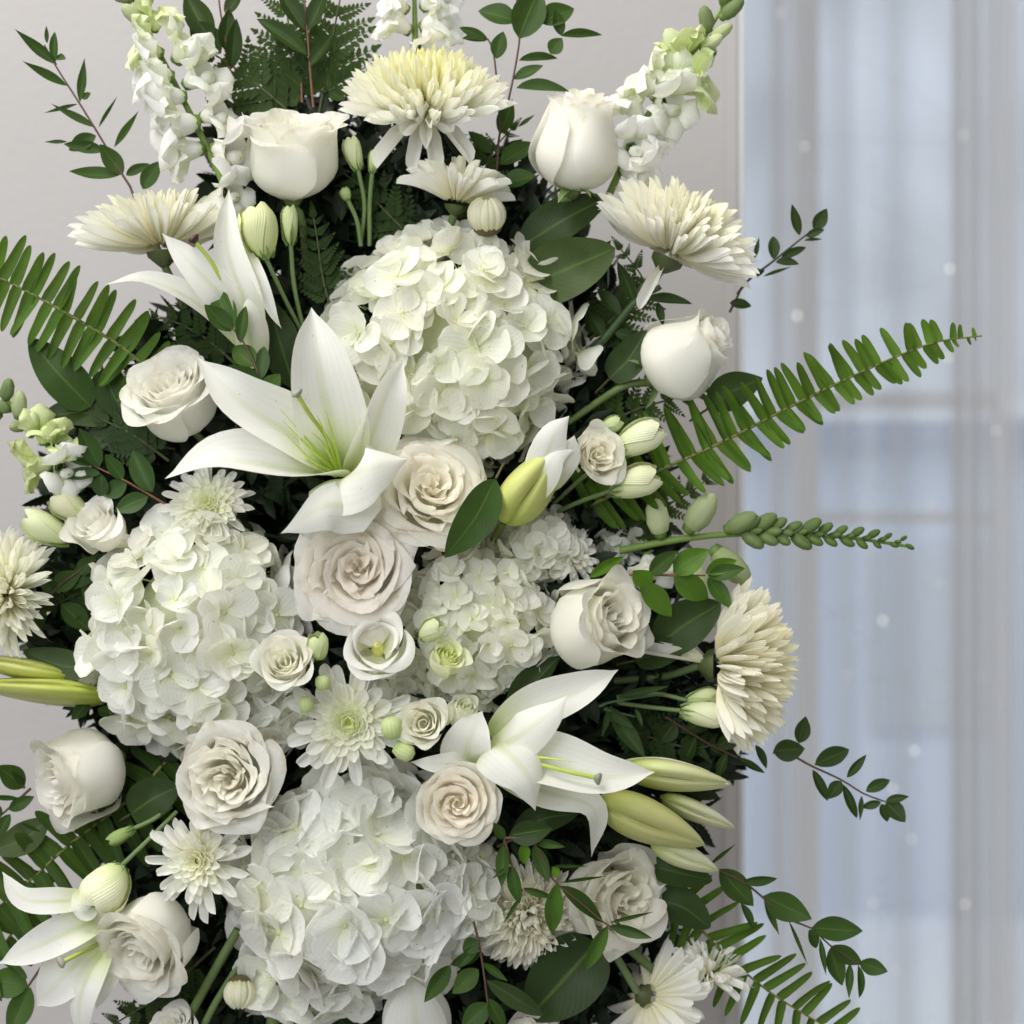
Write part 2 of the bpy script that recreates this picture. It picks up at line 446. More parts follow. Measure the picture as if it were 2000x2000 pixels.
def curtain(label, x0, x1, y, folds, amp, seed, zt=2.2, zb=-2.1):
    rng = np.random.RandomState(seed)
    n = folds * 14
    s = np.linspace(0, 1, n); z = np.linspace(zt, zb, 14)
    ph = rng.uniform(0, 6, 5)
    P = np.zeros((14, n, 3))
    for i, zz in enumerate(z):
        f = i / 13
        X = x0 + (x1 - x0) * (s + 0.010 * np.sin(9 * s * PI + ph[0] + f))
        Y = y + amp * (0.7 + 0.5 * f) * (np.sin(folds * 2 * PI * s + ph[1] + 0.5 * np.sin(3 * f + ph[2])) + 0.28 * np.sin(folds * 2.3 * PI * s + ph[3] + f)) * (0.4 + 0.6 * np.sin(5.3 * s + ph[4]) ** 2)
        P[i, :, 0] = X; P[i, :, 1] = Y; P[i, :, 2] = zz
    r = root('sheer_curtain', label, 'curtain', Vector(((x0 + x1) / 2, y, zt)))
    world_part('voile_panel', P, M_CURT, r, Vector((x0, y, zt)))
    rod = tube_np([(x0 - 0.05, y, zt + 0.02), (x1 + 0.05, y, zt + 0.02)], [0.009, 0.009], 3, 10)
    return r
curtain('wide sheer white curtain hanging in soft folds across the window', cpx(1240), cpx(2330), CY, 9, 0.020, 3)
curtain('narrow gathered sheer curtain bunched just right of the wall corner', cpx(1492), cpx(1548), CY - 0.07, 3, 0.012, 5)
curtain('gathered sheer curtain drop hanging near the right edge of the view', cpx(1835), cpx(1962), CY - 0.08, 4, 0.022, 9)

FY = 1.95                                   # window frame
kf = (DP + FY / PX) / DP * PX
def fx(px): return (px - 1000) * kf
def fz(py): return (1000 - py) * kf
M_FRAME = plain_mat('window_paint', 0.5, 0.3, 0.05, color=(0.86, 0.83, 0.80))
M_RAIL = plain_mat('window_rail_paint', 0.5, 0.3, 0.05, color=(0.90, 0.91, 0.93))
win = root('window', 'tall white framed window glowing pale blue behind the sheer curtain', 'window', Vector((fx(1750), FY, fz(2300))))
for a, b in ((1425, 1448), (1560, 1600), (1955, 1962), (2310, 2360)):
    box('mullion', win, (fx(a), fx(b), FY, FY + 0.05, -2.0, 2.3), M_FRAME, bevel=0.003)
for a, b in ((764, 800), (1000, 1022), (2150, 2200), (-400, -350)):
    box('rail', win, (fx(1602), fx(1953), FY + 0.003, FY + 0.045, fz(b), fz(a)), M_RAIL, bevel=0.003)
mg, nt = new_mat('window_glass')
gl = N(nt, 'ShaderNodeBsdfGlossy', i_Roughness=0.02); tg = N(nt, 'ShaderNodeBsdfTransparent')
tg.inputs[0].default_value = (0.93, 0.96, 0.97, 1)
mx = N(nt, 'ShaderNodeMixShader'); mx.inputs[0].default_value = 0.05
LK(nt, tg.outputs[0], mx.inputs[1]); LK(nt, gl.outputs[0], mx.inputs[2])
LK(nt, mx.outputs[0], N(nt, 'ShaderNodeOutputMaterial').inputs[0])
for a, b in ((1250, 1424), (1449, 1559), (1601, 1954), (1963, 2309)):
    box('pane', win, (fx(a), fx(b), FY + 0.02, FY + 0.026, -2.0, 2.3), mg)
# outdoors: pale winter sky and a snowy slope far beyond the glass
def emis_mat(name, c0, c1, strength, scale, stretch=(1, 1, 1), det=2.0, rs=(0.35, 0.65)):
    m, nt = new_mat(name)
    g = N(nt, 'ShaderNodeNewGeometry')
    mp = N(nt, 'ShaderNodeMapping'); mp.inputs['Scale'].default_value = stretch
    LK(nt, g.outputs['Position'], mp.inputs['Vector'])
    n = N(nt, 'ShaderNodeTexNoise', i_Scale=scale, i_Detail=det); LK(nt, mp.outputs[0], n.inputs['Vector'])
    mr = N(nt, 'ShaderNodeMapRange'); mr.inputs['From Min'].default_value = rs[0]; mr.inputs['From Max'].default_value = rs[1]
    LK(nt, n.outputs[0], mr.inputs[0])
    col = mixn(nt, mr.outputs[0], c0, c1)
    e = N(nt, 'ShaderNodeEmission'); e.inputs[1].default_value = strength
    LK(nt, col, e.inputs[0]); LK(nt, e.outputs[0], N(nt, 'ShaderNodeOutputMaterial').inputs[0])
    return m
sky = box('sky', None, (-8, 26, 16.0, 16.1, -12, 16), emis_mat('winter_sky', (0.48, 0.51, 0.58), (0.74, 0.79, 0.92), 1.05, 0.6), kind='structure')
sky['label'] = 'blurred pale blue winter sky seen through the window'

M_SNOW = plain_mat('snow', .8, .1, .15, scale=1.5, color=(.86, .89, .95))
snow = box('snow_ground', None, (-6, 22, 3.2, 15.8, -2.35, -2.25), M_SNOW, kind='structure')
snow['label'] = 'pale snowy ground outside beneath the window'
bl = root('building', 'blurred blue-grey building standing outside beyond the window', 'building', Vector((4, 9, -2.25)))
box('wall', bl, (-1.0, 9.0, 9.0, 12.0, -2.25, .50), plain_mat('painted_siding', .8, .1, .2, scale=.8, color=(.58, .64, .77)))
box('roof', bl, (-1.3, 9.3, 8.7, 12.3, .505, .62), M_SNOW)
for x in (2.0, 4.6, 7.2): box('window', bl, (x, x + .7, 8.96, 8.998, -1.2, -.2), plain_mat('far_window', .4, .3, .1, color=(.50, .54, .61)))

area('outdoor_daylight_lamp', (5, 3.4, 5.5), (4, 9.5, -2), (5, 4), 520, (0.93, 0.96, 1.0))

# fairy lights behind / on the curtain
M_BULB, nt = new_mat('fairy_bulb')
e = N(nt, 'ShaderNodeEmission'); e.inputs[0].default_value = (1.0, 0.93, 0.82, 1); e.inputs[1].default_value = 1.9
oi_ = N(nt, 'ShaderNodeObjectInfo'); LK(nt, mixn(nt, 1.0, oi_.outputs['Color'], (1.0, .94, .84), 'MULTIPLY'), e.inputs[0])
LK(nt, e.outputs[0], N(nt, 'ShaderNodeOutputMaterial').inputs[0])
bulbs = [(1526, 25), (1571, 286), (1882, 263), (1855, 525), (1557, 616), (1852, 699), (1945, 841), (1611, 898), (1715, 947), (1818, 986),
         (1836, 1140), (1598, 1197), (1724, 1212), (1655, 1318), (1914, 1321), (1812, 1392), (1786, 1466), (1744, 1541), (1781, 1638), (1705, 1763), (1885, 1766), (1751, 1895)]
LY = CY - 0.13
kl = (DP + LY / PX) / DP * PX
fl = root('fairy_light_string', 'string of tiny warm fairy lights glowing out of focus on the curtain', 'string lights', Vector(((1700 - 1000) * kl, LY, 0.9)))
bm_ = lathe_np([(0.02, -1), (0.7, -.75), (1, -.1), (0.8, .55), (0.03, 1)], 8)
bulb_mesh = grid_mesh('bulb', bm_, M_BULB, closed_v=True)
pts = []
for (px, py) in bulbs:
    p = Vector(((px - 1000) * kl, LY, (1000 - py) * kl)); pts.append(p)
    part('bulb', bulb_mesh, fl, color=(((px * 13 + py * 5) % 17) / 17 * .8 + .2,) * 3, W=Matrix.Translation(p) @ Matrix.Scale(0.0022 + 0.0011 * ((px * 7 + py * 3) % 11) / 10, 4))
order = sorted(pts, key=lambda p: -p.z)
world_part('wire', tube_np(order, [0.0003, 0.0003], 160, 4), plain_mat('silver_wire', 0.4, 0.5, 0.1, color=(0.6, 0.6, 0.6)), fl, order[0], closed=True)

# ------------------------------------------------------------------ dark greenery packed behind the flowers
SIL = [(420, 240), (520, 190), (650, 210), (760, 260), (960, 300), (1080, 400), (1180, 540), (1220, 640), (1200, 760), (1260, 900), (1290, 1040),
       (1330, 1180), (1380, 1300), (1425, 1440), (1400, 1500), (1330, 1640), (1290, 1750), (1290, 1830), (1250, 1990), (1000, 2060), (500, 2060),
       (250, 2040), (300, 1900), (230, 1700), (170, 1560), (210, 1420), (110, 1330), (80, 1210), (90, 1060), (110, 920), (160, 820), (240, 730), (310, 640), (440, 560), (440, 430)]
def inside(x, y, P):
    c = False; j = len(P) - 1
    for i in range(len(P)):
        xi, yi = P[i]; xj, yj = P[j]
        if (yi > y) != (yj > y) and x < (xj - xi) * (y - yi) / (yj - yi) + xi: c = not c
        j = i
    return c
def filler():
    rng = random.Random(11)
    T1 = unit_blade('t', 'leaf', M_DARK, bend=0.6, cup=0.3, nu=5, nv=3, ret=True)
    T2 = unit_blade('t', 'leaf', M_DARK, bend=0.4, cup=0.2, nu=17, nv=3, serr=8, ret=True)
    T3 = unit_blade('t', 'lance', M_DARK, bend=-0.7, cup=0.2, nu=5, nv=3, ret=True)
    V = []; F = []; off = 0
    n = 0
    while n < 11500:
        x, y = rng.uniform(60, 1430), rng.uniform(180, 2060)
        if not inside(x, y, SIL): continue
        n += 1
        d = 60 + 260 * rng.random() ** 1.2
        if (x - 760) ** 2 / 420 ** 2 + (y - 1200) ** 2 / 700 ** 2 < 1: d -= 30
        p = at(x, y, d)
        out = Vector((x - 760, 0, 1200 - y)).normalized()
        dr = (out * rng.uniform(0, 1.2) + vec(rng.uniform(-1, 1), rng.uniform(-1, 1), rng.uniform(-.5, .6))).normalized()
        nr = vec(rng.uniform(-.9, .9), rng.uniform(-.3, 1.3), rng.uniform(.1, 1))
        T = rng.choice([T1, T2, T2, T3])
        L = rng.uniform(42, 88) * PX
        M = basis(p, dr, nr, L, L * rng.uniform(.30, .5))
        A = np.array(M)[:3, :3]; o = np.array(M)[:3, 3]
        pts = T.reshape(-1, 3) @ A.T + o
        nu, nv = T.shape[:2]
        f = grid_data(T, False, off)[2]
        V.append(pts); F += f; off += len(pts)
    n = 0
    while n < 1100:
        x, y = rng.uniform(60, 1430), rng.uniform(180, 2060)
        if not inside(760 + (x - 760) * 1.16, 1200 + (y - 1200) * 1.10, SIL): continue
        n += 1
        p = at(x, y, rng.uniform(290, 345))
        dr = vec(rng.uniform(-1, 1), rng.uniform(-1, 1), rng.uniform(-.2, .2))
        L = rng.uniform(110, 170) * PX
        M = np.array(basis(p, dr, vec(rng.uniform(-.4, .4), rng.uniform(-.4, .4), 1), L, L * .6))
        pts = T1.reshape(-1, 3) @ M[:3, :3].T + M[:3, 3]
        F += grid_data(T1, False, off)[2]; V.append(pts); off += len(pts)
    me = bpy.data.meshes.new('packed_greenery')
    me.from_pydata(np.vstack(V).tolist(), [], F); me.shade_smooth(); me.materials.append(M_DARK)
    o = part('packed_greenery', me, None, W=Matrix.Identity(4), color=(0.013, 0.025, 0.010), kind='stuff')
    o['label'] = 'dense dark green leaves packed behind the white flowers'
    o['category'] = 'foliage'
filler()

# ------------------------------------------------------------------ flower builders
CREAM = (0.978, 0.968, 0.90)
WHITE = (0.978, 0.975, 0.945)
PEACH = (0.96, 0.83, 0.68)
GREENY = (0.80, 0.86, 0.50)
_sep = unit_blade('sepal', 'sepal', M_STEM, bend=-0.9, cup=0.3, nu=6, nv=3)
def rose_petal_np(t, phi0, rng, o, last=0):
    nu, nv = o.get('nu', 14), 19
    u = np.linspace(0, 1, nu)[:, None]; v = np.linspace(-1, 1, nv)[None, :]
    A = lerp(o['a0'], o['a1'], t)
    ue = u * (1 - o['corner'] * np.abs(v) ** 2.4) * np.ones_like(v)
    Rm = lerp(o['rin'], o.get('rm1', 1.0), t ** o['rp'])
    Rt = Rm * lerp(o['top0'], o['top1'], t)
    zb = lerp(-0.5 + o.get('shallow', 0), -1.0, min(1, t * 1.6)) * o['h']
    zt = (lerp(o['z0'], o['zm'], min(1, t * 2)) if t < .5 else lerp(o['zm'], o['z1'], (t - .5) * 2)) * o['h'] * (1 + rng.uniform(-1, 1) * o.get('zj', .06))
    a = np.clip(ue / 0.5, 0, 1)
    r = Rm * (0.10 + 0.90 * np.sin(a * PI / 2) ** o.get('cone', 0.85))
    b = sm((ue - 0.4) / 0.6)
    r = r * (1 - b) + Rt * b
    zf = np.where(ue < 0.5, 0.40 * (1 - np.cos(a * PI / 2)), 0.40 + 0.60 * (ue - 0.5) / 0.5)
    z = zb + (zt - zb) * zf
    lip = lerp(o['lip0'], o['lip1'], t) * (1 + rng.uniform(-.35, .35))
    s = np.clip((ue - 0.78) / 0.22, 0, 1)
    r = r + lip * s ** 2 * (1 - .3 * np.abs(v)); z = z - lip * 0.75 * s ** 3
    r = r + o['point'] * t * np.exp(-(v / .3) ** 2) * s ** 2
    p = rng.uniform(0, 6.28), rng.uniform(0, 6.28), rng.uniform(0, 6.28)
    rf = o['ruf'] * ((0.35 + 0.65 * t) if not o.get('swirl') else (1.1 - .3 * t))
    q = ue ** 3
    r = r + rf * q * (np.sin(3.1 * v + p[0]) + .6 * np.sin(6.3 * v + p[1])) + 0.012 * np.sin(9 * v * ue + p[2])
    z = z + rf * .8 * q * (np.sin(2.3 * v + p[1]) + .5 * np.sin(7.7 * v + p[2]))
    r = np.maximum(0.015, r + o['spiral'] * v * (0.25 + 0.75 * Rm))
    phi = phi0 + v * A * (0.5 + 0.5 * sm(ue / 0.5)) + o['twist'] * ue * (1 - t)
    phi = phi + o.get('swirl', 0) * (1 - .6 * t) * ue ** 2 * (np.sin(2.1 * v + p[2]) + .6 * np.sin(4.3 * v + p[0]))
    ej = ue ** 9 * (np.sin(10.3 * v + p[0]) * .5 + np.sin(17.7 * v + p[1]) * .35) * np.where(rng.random() < .5, .030, .012)
    z = z + ej; r = r + ej * .5
    bulge = 0.022 * np.sin(2.2 * v + p[0]) * np.sin(PI * ue * 1.4 + p[1]) * (0.3 + t)
    r = r + bulge
    return np.stack([r * np.cos(phi), r * np.sin(phi), z], 2)
STY = {
 'goblet': dict(a0=1.5, a1=.98, corner=.30, rin=.10, rp=.75, top0=.6, top1=.98, z0=.74, zm=.88, z1=.80, h=1.0, lip0=.03, lip1=.26, point=.09, ruf=.040, spiral=.085, twist=.6, zj=.13, cone=1.25),
 'bud':    dict(a0=1.6, a1=1.20, corner=.26, rin=.10, rp=.72, top0=.4, top1=.62, z0=1.0, zm=1.02, z1=.92, h=1.08, lip0=.02, lip1=.16, point=.07, ruf=.018, spiral=.075, twist=.6, zj=.09, cone=1.0),
 'half':   dict(a0=1.5, a1=1.05, corner=.18, rin=.08, rp=.80, rm1=.92, top0=1.05, top1=1.08, z0=.52, zm=.72, z1=.55, h=1.0, lip0=.03, lip1=.30, point=.09, ruf=.045, spiral=.08, twist=.8, zj=.12, swirl=.15),
 'open':   dict(a0=1.15, a1=.92, corner=.16, rin=.05, rp=.86, rm1=.86, top0=1.4, top1=1.17, z0=.44, zm=.46, z1=.10, h=.78, lip0=.05, lip1=.24, point=.04, ruf=.055, spiral=.09, twist=1.0, zj=.12, swirl=.42, shallow=.45),
 'ruffle': dict(a0=1.0, a1=.85, corner=.14, rin=.06, rp=.85, rm1=.90, top0=1.2, top1=1.12, z0=.56, zm=.66, z1=.35, h=.95, lip0=.05, lip1=.28, point=.03, ruf=.075, spiral=.09, twist=1.2, zj=.14, swirl=.5, shallow=.35),
 'cup':    dict(a0=1.25, a1=1.05, corner=.14, rin=.55, rp=.9, top0=.95, top1=1.0, z0=.72, zm=.72, z1=.55, h=.9, lip0=.16, lip1=.40, point=.02, ruf=.05, spiral=.07, twist=.3),
 'closed': dict(a0=1.7, a1=1.5, corner=.34, rin=.35, rp=.9, top0=.30, top1=.42, z0=1.0, zm=1.0, z1=.96, h=1.35, lip0=.0, lip1=.06, point=.05, ruf=.03, spiral=.10, twist=1.4),
}
def bud_ball(label, px, py, d, R, axis, seed, n=15):
    rng = random.Random(seed)
    F = frame(vec(*axis)); r0 = root('chrysanthemum_bud', label, 'flower bud', at(px, py, d), F)
    k = kk(d) * R
    for i in range(n):
        az = i * 2 * PI / n + rng.uniform(-.06, .06)
        u = np.linspace(0, 1, 10)[:, None]; v = np.linspace(-1, 1, 5)[None, :]
        th = 2.75 - 2.55 * u * rng.uniform(.9, 1.0)
        wd = .28 * (1 - .25 * u)
        rr = (1 - .10 * v ** 2) * (1 + .05 * (i % 2))
        P = np.stack([rr * np.sin(th) * np.cos(az + v * wd), rr * np.sin(th) * np.sin(az + v * wd), .95 * rr * np.cos(th) + 0 * v], 2) * k
        part('petal', grid_mesh('petal', P, M_MUM), r0, L=Matrix.Identity(4), color=jc((.93, .92, .74), rng, .04))
    g = lathe_np([(.75, -.55), (.70, -.80), (.45, -1.02), (.12, -1.12)], 14, 7, .05) * k
    part('calyx', grid_mesh('calyx', g, M_STEM, closed_v=True), r0, L=Matrix.Identity(4), color=(.12, .10, .04))
    return r0
def rose(label, px, py, d, R, axis, style, n, seed, cin=CREAM, cout=WHITE, cat='rose', name='white_rose', roll=0.0, hs=1.0, stem_pts=None, sepals=0,
         group=None, mat=None, stem_r=8, calyx=True, stemc=(0.13, 0.19, 0.06), **kw):
    rng = random.Random(seed)
    o = dict(STY[style]); o.update(kw)
    if R < 60: o['nu'] = 9
    F = frame(vec(*axis), roll)
    r0 = root(name, label, cat, at(px, py, d), F, group)
    k = kk(d) * R
    mat = mat or M_ROSE
    for i in range(n):
        t = (i + .3) / (n - .7)
        P = rose_petal_np(t, i * 2.39996 + rng.uniform(-.25, .25), rng, o) * np.array([1, 1, hs]) * k
        c = jc(mixc(cin, cout, min(1, t * 1.15)), rng, .02)
        part('petal', grid_mesh('petal', P, mat), r0, L=Matrix.Identity(4), color=c)
    zb = -o['h'] * hs
    if style in ('cup', 'open', 'half', 'ruffle') and cat != 'rose':
        pass
    if calyx:
        g = lathe_np([(0.02, zb + (.10 if style != 'cup' else -.05)), (.20, zb + .06), (.22, zb - .03), (.15, zb - .16), (.07, zb - .22)], 10) * k
        cx = part('calyx', grid_mesh('calyx', g, M_STEM, closed_v=True), r0, L=Matrix.Identity(4), color=stemc)
    if style == 'cup':
        g = lathe_np([(.20, zb + .06), (.24, zb + .25), (.17, zb + .55), (.10, zb + .80), (.13, zb + .92), (.02, zb + .98)], 12) * k
        part('pistil', grid_mesh('pistil', g, M_BEAD, closed_v=True), r0, L=Matrix.Identity(4), color=(.72, .74, .22))
    for i in range(sepals):
        a = i * 2 * PI / max(1, sepals) + rng.uniform(-.3, .3)
        dr = Vector((math.cos(a) * .9, math.sin(a) * .9, rng.uniform(-.5, .5)))
        L = basis(Vector((math.cos(a) * .12 * k, math.sin(a) * .12 * k, (zb - .02) * k)), dr, Vector((0, 0, 1)), .72 * k, .30 * k)
        part('sepal', _sep, r0, L=L, color=(0.20, 0.28, 0.10))
    if stem_pts is not None:
        b = at(px, py, d) + F @ Vector((0, 0, (zb - .18) * k))
        W = [b] + [at(*p) for p in stem_pts]
        world_part('stem', tube_np(W, [stem_r * PX, stem_r * PX * .9], 10), M_STEM, r0, b, closed=True, color=stemc)
    return r0

_mumv = {}
def mum_mesh(kind, bend, v):
    key = (kind, round(bend * 2) / 2, v)
    if key not in _mumv:
        _mumv[key] = unit_blade('petal', kind, M_MUM, bend=key[1], bp=1.3, cup=0.75, fold=0.15, wave=0.012, nu=8, nv=4 if kind == 'mum' else 5, seed=v * 7 + 1, side=(v - 1) * 0.06, notch=0.05 if v == 1 else 0)
    return _mumv[key]
def mum(label, px, py, d, R, axis, n, seed, th=(3, 105), pw=.62, lpow=.8, L=(.72, 1.0), w=.12, bend=(1.2, .3), cin=(.97, .90, .50), cout=WHITE, name='white_chrysanthemum',
        cat='chrysanthemum', kind='mum', roll=0.0, extra=(), rec=.20, centre=None, stem_pts=None, squash=1.0, sc=(0.11, 0.16, 0.06), group=None, cpow=1.0, calyx=True):
    rng = random.Random(seed)
    F = frame(vec(*axis), roll)
    r0 = root(name, label, cat, at(px, py, d), F, group)
    k = kk(d) * R
    for i in range(n):
        f = (i + .5) / n
        b = lerp(bend[0], bend[1], f) + rng.uniform(-.25, .25)
        t = rad(lerp(th[0], th[1], f ** pw) + rng.uniform(-4, 4)) + b * .38
        az = i * 2.39996 + rng.uniform(-.15, .15)
        l = lerp(L[0], L[1], f ** lpow) * rng.uniform(.88, 1.08) * k
        dr = Vector((math.sin(t) * math.cos(az), math.sin(t) * math.sin(az), math.cos(t) * squash))
        nr = Vector((-math.cos(t) * math.cos(az) + rng.uniform(-.25, .25), -math.cos(t) * math.sin(az) + rng.uniform(-.25, .25), math.sin(t)))
        t2 = max(0, t - b * .5)
        bs = Vector((math.sin(t2) * math.cos(az), math.sin(t2) * math.sin(az), math.cos(t2) * .6)) * (rec * k)
        l = max(.12 * k, l - rec * k * .9)
        M = basis(bs, dr, nr, l, w * k * rng.uniform(.85, 1.15))
        part('petal', mum_mesh(kind, b, rng.randrange(3)), r0, L=M, color=jc(mixc(cin, cout, f ** cpow), rng, .03))
    for (az, t, l, b, ww) in extra:
        t = rad(t); az = rad(az)
        dr = Vector((math.sin(t) * math.cos(az), math.sin(t) * math.sin(az), math.cos(t)))
        nr = Vector((-math.cos(t) * math.cos(az), -math.cos(t) * math.sin(az), math.sin(t)))
        part('petal', mum_mesh('ray', b, 1), r0, L=basis(dr * .1 * k, dr, nr, l * k, ww * k), color=WHITE)
    if centre:
        g = lathe_np([(0.01, .10), (.5, .06), (1, -.3), (.9, -.9)], 12)
        part('centre_disc', grid_mesh('centre_disc', g, M_BEAD, closed_v=True), r0, L=Matrix.Translation((0, 0, centre[1] * k)) @ Matrix.Diagonal((centre[0] * k, centre[0] * k, centre[0] * k, 1)), color=centre[2])
    if calyx:
        g = lathe_np([(0.17, -.02), (.16, -.08), (.10, -.14), (.05, -.19)], 14, 7, .12)
        part('calyx', grid_mesh('calyx', g * k, M_STEM, closed_v=True), r0, L=Matrix.Identity(4), color=(0.07, 0.09, 0.03))
    if stem_pts is not None:
        b = at(px, py, d) + F @ Vector((0, 0, -.17 * k))
        world_part('stem', tube_np([b] + [at(*p) for p in stem_pts], [8 * PX, 8 * PX], 10), M_STEM, r0, b, closed=True, color=sc)
    return r0

HP = [unit_blade('petal', 'round', M_HYD, bend=b, cup=c, wave=w, wf=wf, nu=8, nv=7, seed=s, notch=nt_) for (b, c, w, wf, s, nt_) in
      ((.5, .10, .020, 2, 1, 0), (.15, .16, .024, 3, 2, .04), (-.3, .10, .03, 2.5, 3, 0), (.8, .20, .02, 2, 4, .05), (.35, -.06, .035, 3.5, 5, 0), (.0, .12, .04, 4, 6, .06), (-.6, .18, .02, 2, 7, 0), (1.0, .08, .03, 3, 8, .03))]
HR = [unit_blade('petal', 'round', M_HYD, bend=b, cup=c, wave=w, wf=wf, nu=12, nv=11, seed=s) for (b, c, w, wf, s) in
      ((.4, .08, .035, 6, 11), (.1, .12, .045, 7, 12), (-.35, .08, .04, 5, 13), (.7, .14, .035, 6, 14), (-.1, .0, .05, 8, 15))]
BEAD = grid_mesh('floret', lathe_np([(.02, 1), (.7, .8), (1, 0), (.7, -.7), (.25, -1.2), (.2, -6)], 8), M_BEAD, closed_v=True)
def hydrangea(label, px, py, d, rx, ry, rd, n, fs, seed, tint=WHITE, back=-.30, variants=None, skip=None, asp=.99, csz=.70):
    rng = random.Random(seed)
    variants = variants or HP
    r0 = root('white_hydrangea', label, 'hydrangea', at(px, py, d))
    k = kk(d)
    th = np.linspace(0, PI, 14); prof = [(math.sin(t), math.cos(t)) for t in th]
    core = lathe_np(prof, 18)
    part('flower_stalks', grid_mesh('flower_stalks', core, M_BEAD, closed_v=True), r0, L=Matrix.Diagonal((rx * k * csz, rd * k * csz, ry * k * csz, 1)), color=(.62, .66, .46))
    for i in range(n):
        z = 1 - 2 * (i + .5) / n
        ph = i * 2.39996
        s = math.sqrt(1 - z * z)
        dv = Vector((s * math.cos(ph), s * math.sin(ph), z))
        dv += Vector([rng.uniform(-.12, .12) for _ in range(3)]); dv.normalize()
        if -dv.y < back: continue
        if skip and skip(px + dv.x * rx, py - dv.z * ry): continue
        q = 1 + rng.uniform(-.15, .08)
        p = Vector((dv.x * rx * q, dv.y * rd * q, dv.z * ry * q)) * k
        nr = Vector((dv.x / rx, dv.y / rd, dv.z / ry)).normalized()
        nr = (nr + Vector([rng.uniform(-.45, .45) for _ in range(3)])).normalized()
        sz = fs * rng.uniform(.82, 1.15) * k
        Fm = frame(nr, rng.uniform(0, 6.28))
        Lf = Matrix.Translation(p) @ Fm.to_4x4()
        c = jc(mixc(tint, (.93, .94, .78), rng.random() ** 2 * .6), rng, .03)
        fl_ = part('floret', BEAD, r0, L=Lf @ Matrix.Scale(.085 * sz, 4), color=(.60, .66, .34))
        inv = Matrix.Scale(.085 * sz, 4).inverted()
        m4 = 4 if rng.random() > .12 else 5
        opening = rng.choice((0.0, .12, .3, .55))
        for j in range(m4):
            a = j * 2 * PI / m4 + rng.uniform(-.12, .12)
            dr = Vector((math.cos(a), math.sin(a), opening + rng.uniform(-.10, .18)))
            tn = Vector((-math.sin(a), math.cos(a), 0))
            nn = Vector((0, 0, 1)) + tn * rng.uniform(.10, .38) - Vector((math.cos(a), math.sin(a), 0)) * opening
            M = basis(Vector((0, 0, (j % 2) * .02 * sz)), dr, nn, sz * rng.uniform(.9, 1.08), sz * asp * rng.uniform(.9, 1.1))
            part('petal', rng.choice(variants), fl_, L=inv @ M, color=c)
    return r0

def lily(label, throat, petals, pistil=None, filaments=(), seed=0, name='white_lily', cat='lily', stigma=(0.10, 0.12, 0.09), tint=(.935, .935, .885), stem_pts=None, group=None):
    r0 = root(name, label, cat, at(*throat), None, group)
    for i, pt in enumerate(petals):
        pts, w = pt[0], pt[1]
        o = dict(cup=.30, wave=.025, wf=2.2); n0, n1 = (0, .15, 1), None
        if len(pt) > 2: n0 = pt[2]
        if len(pt) > 3: n1 = pt[3]
        if len(pt) > 4: o.update(pt[4])
        W = [at(*p) for p in pts]
        P = blade_np(W, w * PX, 'lily', vec(*n0), vec(*n1) if n1 else None, nu=22, nv=11, seed=seed * 10 + i, **o)
        world_part('petal', P, M_LILY, r0, W[0], color=tint)
    if pistil:
        W = [at(*p) for p in pistil]
        ps = world_part('pistil', tube_np(W, [5 * PX, 4 * PX, 4.6 * PX], 12, 8), M_STEM, r0, W[0], closed=True, color=(.42, .52, .10))
        e = W[-1]; dr = (W[-1] - W[-2]).normalized()
        g = lathe_np([(.2, -1.0), (.75, -.4), (1.15, .1), (1.0, .5), (.4, .62), (.02, .5)], 12, 3, .16)
        part('stigma', grid_mesh('stigma', g, M_BEAD, closed_v=True), ps, W=basis(e, dr, Vector((0, 1, .1)), 10 * PX, 10 * PX), color=stigma)
    for f in filaments:
        W = [at(*p) for p in f]
        world_part('filament', tube_np(W, [4.2 * PX, 3.0 * PX, .5 * PX], 10, 6), M_STEM, r0, W[0], closed=True, color=(.52, .66, .12))
    if stem_pts:
        stem(r0, [throat] + list(stem_pts), 9, (.13, .19, .05))
    return r0

def pod(parent, a, b, w, color, name='bud_petals', lobes=3, la=.10, tw=.3, fat=.85, mat=None, bow=0.0, end=.03):
    A, B = at(*a), at(*b)
    n = 16
    u = np.linspace(0, 1, n)
    r = (np.sin(PI * u ** fat) ** .62) * (1 - .25 * u) + .10 * (1 - u)
    r[-1] = end; r[0] = .12
    g = lathe_np(list(zip(r * .5, u)), 48, lobes, 0, tw)
    phg = np.linspace(0, 2 * PI, 48, endpoint=False)[None, :] + tw * u[:, None]
    gr = 1 - la * 2.2 * (1 - np.abs(np.sin(lobes / 2 * phg))) ** 3 * np.sin(PI * u)[:, None] ** .5 + .03 * np.cos(lobes * 2 * phg)
    g[:, :, 0] *= gr; g[:, :, 1] *= gr
    g[:, :, 0] += bow * np.sin(PI * u)[:, None]
    return part(name, grid_mesh(name, g, mat or M_BUD, closed_v=True), parent, W=basis(A, B - A, vec(0, .2, 1), (B - A).length, w * PX), color=color)

